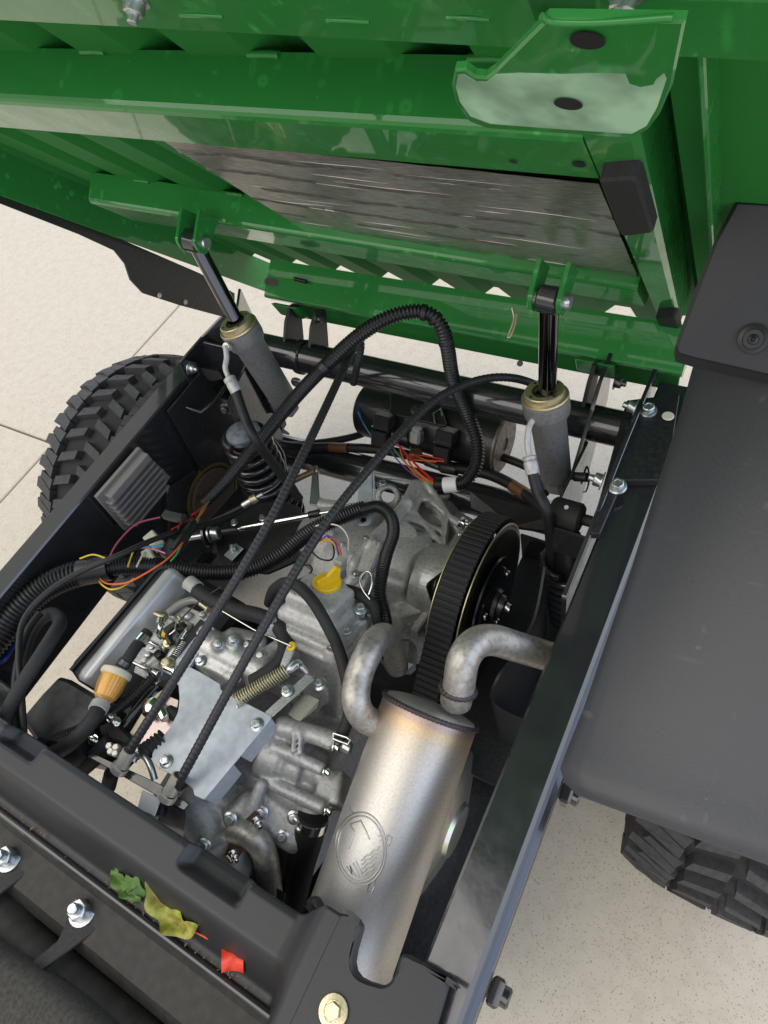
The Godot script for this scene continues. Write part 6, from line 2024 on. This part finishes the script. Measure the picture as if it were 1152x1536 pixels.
	line("spark_lead", "smooth black ignition lead curving down beside the gearbox loom", "cable", [[500, 880, 0.57], [525, 886, 0.575], [546, 896, 0.575], [560, 910, 0.57], [566, 935, 0.55], [574, 960, 0.50], [578, 985, 0.45]], [0.007, 0.008, 0.0095, 0.008, 0.0065, 0.006, 0.006], M.rubber)
	# coolant and breather hoses
	var h1 := line("breather_hose", "black hose with pale spring clamp curving right from the air box", "hose", [[283, 876, 0.585], [310, 896, 0.585], [350, 914, 0.583], [390, 924, 0.58], [416, 938, 0.58], [428, 962, 0.575], [424, 988, 0.57], [404, 1008, 0.565], [380, 1022, 0.555]], 0.0112, M.rubber)
	band(h1, "spring_clamp", [283, 874, 0.586], [296, 884, 0.586], 0.0122, M.grey_plug)
	line("vent_hose", "black smooth hose arching over the rocker cover and down to the water pump", "hose", [[404, 905, 0.56], [410, 886, 0.59], [428, 874, 0.615], [448, 880, 0.63], [470, 903, 0.64], [492, 940, 0.63], [508, 975, 0.61], [520, 1020, 0.59], [526, 1060, 0.575], [518, 1090, 0.56], [508, 1112, 0.55]], 0.0082, M.rubber)
	var hc := thing("hose_clip", "small bright spring clip at the hose end on the water pump", "hose clip", P(516, 1106, 0.56))
	var s := S()
	s.tube([P(500, 1100, 0.566), P(520, 1106, 0.568), P(526, 1110, 0.566), P(522, 1116, 0.566), P(500, 1108, 0.564), P(500, 1100, 0.566)], 0.0016, 6, 0, 0, true, false)
	part("clip_wire", s, M.bright, hc)
	s = S()
	s.rod(P(514, 1118, 0.555), P(527, 1124, 0.553), 0.0075, 14, 0.0015)
	part("clip_bolt", s, M.zinc, hc)
	var h3 := line("fuel_hose", "black braided fuel hose leading from the filter down to the left cover", "hose", [[152, 1056, 0.60], [140, 1078, 0.605], [120, 1102, 0.60], [95, 1122, 0.58], [60, 1138, 0.55]], 0.0108, M.rubber)
	band(h3, "grey_clamp", [152, 1055, 0.60], [146, 1066, 0.604], 0.0128, M.grey_plug)
	var h4 := line("fuel_hose", "short black braided fuel hose between filter and carburettor", "hose", [[180, 1002, 0.60], [192, 988, 0.602], [204, 970, 0.60], [222, 948, 0.592]], 0.0084, M.rubber)
	band(h4, "worm_clamp", [209, 966, 0.60], [217, 955, 0.596], 0.0098, M.bright)
	band(h4, "spring_clamp", [184, 999, 0.601], [190, 991, 0.602], 0.0100, M.dark_steel)
	line("vacuum_loom", "small black corrugated tube running diagonally below the fuel filter", "tube", [[232, 1014, 0.575], [205, 1040, 0.575], [175, 1064, 0.575], [140, 1085, 0.575], [100, 1102, 0.575], [62, 1114, 0.57]], 0.0072, M.loom, 0.0009, 0.0036, "", 14)
	line("left_hose", "looped smooth black hose at the far left above the plastic cover", "hose", [[6, 1100, 0.62], [12, 1068, 0.63], [30, 1032, 0.64], [58, 988, 0.645], [82, 950, 0.64], [90, 932, 0.62], [78, 920, 0.60], [58, 932, 0.59], [40, 962, 0.58], [32, 1000, 0.57]], 0.0098, M.rubber)
	line("battery_cable", "plain black cable curving along the thick left loom", "cable", [[36, 1100, 0.62], [32, 1040, 0.63], [28, 980, 0.64], [36, 930, 0.645], [70, 890, 0.645], [120, 858, 0.64], [180, 832, 0.635], [240, 806, 0.60], [300, 790, 0.55], [350, 772, 0.50], [385, 752, 0.48]], 0.0045, M.hose)
	line("battery_cable", "second plain black cable just right of the looped left hose", "cable", [[24, 1105, 0.62], [22, 1050, 0.62], [26, 1000, 0.625], [40, 950, 0.625], [60, 920, 0.62]], 0.0055, M.hose)
	line("blue_lead", "short blue wire at the far left edge", "cable", [[-20, 1002, 0.56], [6, 990, 0.565], [18, 972, 0.56], [26, 955, 0.55]], 0.0032, M.blue)
	# shift cable to the left bracket
	var sc := line("brake_cable", "thin black cable ending in a brass adjuster by the left shock", "cable", [[300, 790, 0.50], [330, 776, 0.505], [355, 764, 0.51], [372, 754, 0.512]], 0.0042, M.hose)
	band(sc, "steel_sleeve", [364, 759, 0.512], [376, 751, 0.515], 0.0062, M.zinc)
	band(sc, "brass_nut", [376, 752, 0.515], [385, 746, 0.517], 0.0085, M.brass, 6)
	band(sc, "cable_tip", [385, 746, 0.517], [394, 741, 0.518], 0.0038, M.zinc)
	s = S()
	s.tube(pts([[392, 742, 0.518], [415, 728, 0.51], [428, 705, 0.50], [425, 680, 0.50], [412, 660, 0.50]]), 0.0014, 6)
	part("bare_wire", s, M.zinc, sc)
	# coloured wires and plugs at the left
	var wl := thing("wire_bundle", "tangle of coloured wires with black and cream plugs by the left rail", "wires", P(230, 820, 0.58))
	wires("wire", wl, [
		[[[164, 836, 0.62], [178, 812, 0.625], [205, 786, 0.625], [240, 776, 0.62]], "maroon"],
		[[[160, 845, 0.622], [190, 826, 0.62], [220, 820, 0.61], [245, 819, 0.60]], "light_blue"],
		[[[170, 838, 0.618], [200, 822, 0.615], [230, 824, 0.605], [248, 830, 0.60]], "pink"],
		[[[148, 862, 0.58], [152, 870, 0.612], [164, 876, 0.625], [190, 874, 0.630], [215, 862, 0.630], [244, 844, 0.622], [262, 828, 0.61], [274, 814, 0.595]], "orange"],
		[[[256, 842, 0.605], [266, 830, 0.60], [272, 818, 0.59]], "wire_green"],
		[[[146, 864, 0.58], [152, 876, 0.610], [166, 884, 0.620], [184, 880, 0.615], [200, 868, 0.60]], "wire_yellow"],
		[[[192, 850, 0.605], [198, 832, 0.60], [200, 826, 0.595]], "wire_yellow"],
		[[[205, 850, 0.605], [212, 836, 0.60], [216, 828, 0.595]], "cream"],
		[[[288, 772, 0.57], [300, 764, 0.555], [310, 752, 0.53]], "red"],
		[[[296, 784, 0.56], [302, 766, 0.555], [314, 752, 0.535]], "wire_green"],
		[[[294, 780, 0.562], [304, 768, 0.555], [312, 754, 0.535]], "orange"],
		[[[258, 794, 0.59], [276, 784, 0.575], [290, 778, 0.565]], "red"],
		[[[120, 838, 0.622], [140, 832, 0.625], [160, 838, 0.622]], "wire_yellow"]])
	for pl in [[[262, 775, 0.60], Vector3(0.042, 0.012, 0.014), 0.12, "black"], [[258, 825, 0.585], Vector3(0.026, 0.016, 0.030), 0.0, "black"], [[232, 812, 0.588], Vector3(0.034, 0.016, 0.020), -0.3, "cream_plug"], [[224, 835, 0.585], Vector3(0.026, 0.014, 0.016), -0.5, "cream_plug"]]:
		s = S()
		s.box(P(pl[0][0], pl[0][1], pl[0][2]), pl[1], Basis(Vector3.UP, pl[2]), 0.0015)
		s.box(P(pl[0][0], pl[0][1], pl[0][2]) + Vector3(0.002, 0.003, 0), pl[1] * 0.8, Basis(Vector3.UP, pl[2]), 0.0015)
		part("plug", s, M[pl[3]], wl)
	s = S()
	s.tube(pts([[290, 786, 0.57], [272, 812, 0.585], [262, 828, 0.59]]), 0.0085, 10)
	part("tape_wrap", s, M.black, wl)
	# wires and grey plugs at the oil cap
	var w2 := thing("sensor_wires", "grey plug with orange and purple wires rising behind the oil cap", "wires", P(505, 840, 0.55))
	wires("wire", w2, [[[[482, 812, 0.545], [498, 808, 0.56], [508, 818, 0.565], [513, 838, 0.575]], "orange"], [[[478, 812, 0.545], [492, 804, 0.555], [503, 815, 0.565], [509, 838, 0.575]], "purple"], [[[480, 815, 0.545], [494, 810, 0.557], [505, 822, 0.565], [511, 838, 0.575]], "wire_yellow"], [[[470, 790, 0.54], [490, 786, 0.55], [510, 790, 0.55], [522, 806, 0.545], [522, 826, 0.54]], "cream"],
		[[[466, 826, 0.55], [480, 838, 0.555], [496, 840, 0.555], [501, 830, 0.555], [498, 812, 0.55], [490, 803, 0.55]], "black"], [[[446, 870, 0.58], [460, 864, 0.585], [468, 855, 0.585], [464, 848, 0.582], [454, 848, 0.58]], "black"]])
	for pl in [[[511, 845, 0.580], Vector3(0.014, 0.018, 0.016), "grey_plug"], [[510, 858, 0.578], Vector3(0.016, 0.020, 0.013), "grey_plug_dark"]]:
		s = S()
		s.box(P(pl[0][0], pl[0][1], pl[0][2]), pl[1], Basis(Vector3.RIGHT, -0.4), 0.0015)
		part("plug", s, M[pl[2]], w2)
	s = S()
	s.tube(pts([[555, 899, 0.587], [545, 886, 0.592], [540, 870, 0.596], [547, 858, 0.597], [556, 860, 0.596], [558, 875, 0.593], [553, 892, 0.588]]), 0.0014, 8)
	part("ring_pull", s, M.bright, w2)

func build_details() -> void:
	# bracket that holds the two cable ends
	var kb := thing("cable_bracket", "black steel bracket with a white label holding both cable ends", "bracket", P(230, 1190, 0.55))
	var s := S()
	s.prism(fillet([P(130, 1134, 0.572), P(140, 1130, 0.572), P(240, 1176, 0.572), P(284, 1206, 0.572), P(276, 1216, 0.572), P(246, 1200, 0.572)], 0.003), Vector3(0, -0.003, 0), 0.0008)
	var pl := part("shelf", s, M.paint, kb)
	s = S()
	s.prism(fillet([P(246, 1201, 0.571), P(280, 1214, 0.571), P(276, 1252, 0.535), P(232, 1236, 0.535)], [0, 0.006, 0.006, 0.006]), Vector3(0.001, -0.001, 0.003), 0.0008)
	part("front_plate", s, M.paint, kb)
	s = S()
	s.prism([P(213, 1186, 0.580), P(240, 1199, 0.580), P(231, 1224, 0.578), P(206, 1212, 0.578)], Vector3(0, -0.002, -0.001), 0.0004)
	part("white_label", s, M.white, kb)
	s = S()
	s.box(P(236, 1215, 0.560), Vector3(0.022, 0.014, 0.014), Basis(Vector3.UP, 0.4), 0.002)
	part("rubber_grommet", s, M.rubber, kb)
	s = S()
	s.rod(P(168, 1158, 0.56), P(162, 1182, 0.53), 0.010, 16, 0.002)
	part("rubber_grommet", s, M.rubber, kb)
	for q in [[168, 1128, 0.586], [176, 1122, 0.588], [166, 1120, 0.586], [175, 1131, 0.586]]:
		s = S()
		s.rod(P(q[0], q[1], q[2]) - Vector3(0, 0.004, 0), P(q[0], q[1], q[2]) + Vector3(0, 0.006, 0), 0.0048, 6, 0.001)
		part("terminal_nut", s, M.ferrule, pl)
	# starter relay and dark bits under the cables
	var so := thing("starter_solenoid", "black starter solenoid with zinc terminals between the cable and the cover", "solenoid", P(175, 1100, 0.53))
	s = S()
	s.prism(fillet([P(146, 1088, 0.575), P(168, 1078, 0.575), P(196, 1105, 0.575), P(190, 1118, 0.575), P(150, 1104, 0.575)], 0.004), Vector3(0, -0.05, 0), 0.003)
	part("case", s, M.black_rough, so)
	for q in [[168, 1076, 0.578], [174, 1083, 0.578], [140, 1110, 0.565]]: bolt(so, P(q[0], q[1], q[2]), Vector3(0.1, 1, 0.1), 0.0072, M.bright, "nut")
	s = S()
	s.tube([P(170, 1110, 0.57), P(150, 1128, 0.56), P(125, 1150, 0.53), P(110, 1165, 0.48)], 0.013, 14)
	s.tube([P(132, 1118, 0.56), P(120, 1130, 0.55), P(100, 1140, 0.53)], 0.018, 14)
	part("terminal_boot", s, M.rubber, so)
	s = S()
	s.rod(P(236, 1028, 0.55), P(185, 1092, 0.55), 0.008, 16)
	part("dipstick_tube", s, M.paint, so)
	# iridescent zinc starter shield behind the left cable
	var st := thing("governor_plate", "pinkish zinc-plated plate partly hidden behind the left cable", "plate", P(220, 1080, 0.54))
	s = S()
	s.prism(fillet([P(232, 1036, 0.560), P(268, 1050, 0.560), P(262, 1085, 0.560), P(232, 1120, 0.560), P(205, 1140, 0.560), P(190, 1128, 0.560), P(196, 1100, 0.560)], 0.003), Vector3(0, -0.003, 0), 0.0006)
	part("plate", s, M.irid, st)
	s = S()
	s.prism(fillet([P(226, 1048, 0.566), P(244, 1034, 0.566), P(252, 1040, 0.566), P(205, 1104, 0.566), P(194, 1100, 0.566)], 0.002), Vector3(0, -0.002, 0), 0.0004)
	part("lever_strip", s, M.cream_zinc, st)
	s = S()
	s.lathe(P(229, 1062, 0.568), Vector3(0.2, 1, 0.2), [Vector2(0, 0), Vector2(0.014, 0), Vector2(0.014, 0.006), Vector2(0.009, 0.010), Vector2(0, 0.012)], 24)
	part("solenoid_end", s, M.bright, st)
	s = S()
	s.rod(P(240, 1064, 0.572), P(250, 1078, 0.570), 0.0085, 6, 0.001)
	part("terminal", s, M.bright, st)
	s = S()
	s.rod(P(250, 1066, 0.565), P(272, 1076, 0.56), 0.009, 14, 0.002)
	s.tube(pts([[246, 1106, 0.572], [228, 1120, 0.572], [214, 1130, 0.57]]), 0.011, 14, 0.0015, 0.006)
	part("boot", s, M.rubber, st)
	s = S()
	s.tube(pts([[200, 1142, 0.572], [206, 1132, 0.574], [218, 1136, 0.574], [226, 1150, 0.572], [232, 1170, 0.565]]), 0.0045, 10)
	part("clevis_yoke", s, M.zinc, st)
	# canister at the left edge
	var cn := thing("zinc_canister", "shiny zinc canister cut off by the left edge above the cover", "canister", P(5, 1040, 0.5))
	s = S()
	s.lathe(P(0, 1060, 0.52), Vector3(0.1, 1, -0.1), [Vector2(0, 0), Vector2(0.03, 0), Vector2(0.03, 0.05), Vector2(0.026, 0.056), Vector2(0, 0.056)], 30)
	part("can", s, M.zinc, cn)
	# red drain plug low behind the inlet pipe
	var dpg := thing("drain_plug", "red drain plug with yellow-zinc bolt low behind the inlet pipe", "plug", P(588, 980, 0.38))
	s = S()
	s.rod(P(578, 978, 0.42), P(594, 984, 0.42), 0.014, 18, 0.003)
	part("red_cap", s, M.red, dpg)
	bolt(dpg, P(584, 998, 0.42), Vector3(0, 1, 0.3), 0.0075, M.yellow_zinc, "washer")
	s = S()
	s.box(P(600, 985, 0.40), Vector3(0.05, 0.04, 0.05), Basis(Vector3.UP, 0.4), 0.008)
	part("boss", s, M.cast_dark, dpg)
	# leaves and a petal in the gutter
	leaf("fallen_leaf", "small green leaf lying left in the cover's gutter", [[170, 1304, 0.625], [180, 1322, 0.622], [196, 1340, 0.618], [212, 1352, 0.612]], 0.008, M.leaf_green)
	leaf("fallen_leaf", "second green leaf, the curled one next to the yellow leaf", [[182, 1332, 0.62], [196, 1328, 0.628], [206, 1330, 0.63], [216, 1346, 0.615]], 0.0085, M.leaf_green)
	leaf("fallen_leaf", "crumpled yellow leaf in the gutter with a red-orange stem", [[230, 1312, 0.640], [234, 1336, 0.632], [246, 1362, 0.622], [262, 1382, 0.620], [280, 1396, 0.620], [297, 1388, 0.632]], 0.0125, M.leaf_yellow)
	var stem := thing("leaf_stem", "thin orange stem leading from the yellow leaf to the petal", "stem", P(310, 1410, 0.61))
	s = S()
	s.tube(pts([[284, 1394, 0.623], [305, 1404, 0.62], [325, 1416, 0.616], [338, 1428, 0.614]]), 0.0011, 6)
	part("stalk", s, M.orange, stem)
	var pt := thing("red_petal", "folded red flower petal at the end of the gutter", "petal", P(348, 1440, 0.60))
	s = S()
	s.g = 0
	var rows := []
	for i in 9:
		var f := i / 8.0
		var row := []
		for k in 9:
			var h := k / 8.0 * 2 - 1
			var u := 332 + f * 33; var v := 1442 - absf(h) * 2 + h * 20 - 4 * sin(f * PI) - (10.0 if i == 3 and k == 0 else 0.0)
			row.append(P(u, v, 0.616 + 0.010 * (1 - h * h) + 0.0015 * sin(i * 1.3 + k * 0.9)))
		rows.append(row)
	for i in 8:
		for k in 8: s.quad(rows[i][k], rows[i][k + 1], rows[i + 1][k + 1], rows[i + 1][k])
	part("petal", s, M.petal, pt)
	# dry scraps in the gutter
	var cr := thing("dry_scraps", "brown dry needles and crumbs scattered in the gutter", "debris", P(150, 1310, 0.61))
	cr.set_meta("kind", "stuff")
	s = S()
	for i in 60:
		var u := rng.randf_range(0, 430)
		var q := P(u, 1207 + u * 0.737 + rng.randf_range(-6, 6), 0.612) + Vector3(0, 0.001, 0)
		var an := rng.randf_range(0, TAU)
		var l := rng.randf_range(0.001, 0.006) if i < 16 else rng.randf_range(0.0008, 0.002)
		s.tube([q, q + Vector3(cos(an) * l, 0.001, sin(an) * l)], rng.randf_range(0.0003, 0.0008), 5, 0, 0, true, false)
	part("scraps", s, M.leaf_brown, cr)

func leaf(called: String, label: String, mid: Array, w: float, m: Material) -> void:
	var p := Shape.smooth(pts(mid), 6)
	var t := thing(called, label, "leaf", p[p.size() / 2], "" )
	var s := S()
	s.g = 0
	var rows := []
	for i in p.size():
		var f := float(i) / (p.size() - 1)
		var d: Vector3 = (p[mini(i + 1, p.size() - 1)] - p[maxi(i - 1, 0)]).normalized()
		var side := d.cross(Vector3(0.25, 1, 0.2)).normalized()
		var ww := w * pow(sin(PI * clampf(f * 0.92 + 0.05, 0, 1)), 0.7) * (1.0 + 0.22 * sin(f * 23.0))
		var row := []
		for k in 7:
			var h := k / 3.0 - 1.0
			row.append(p[i] + side * h * ww + Vector3(0, 0.75 * ww * absf(h) + 0.0022 * sin(f * 17 + h * 4), 0))
		rows.append(row)
	for i in p.size() - 1:
		for k in 6: s.quad(rows[i][k], rows[i][k + 1], rows[i + 1][k + 1], rows[i + 1][k])
	part("blade", s, m, t)
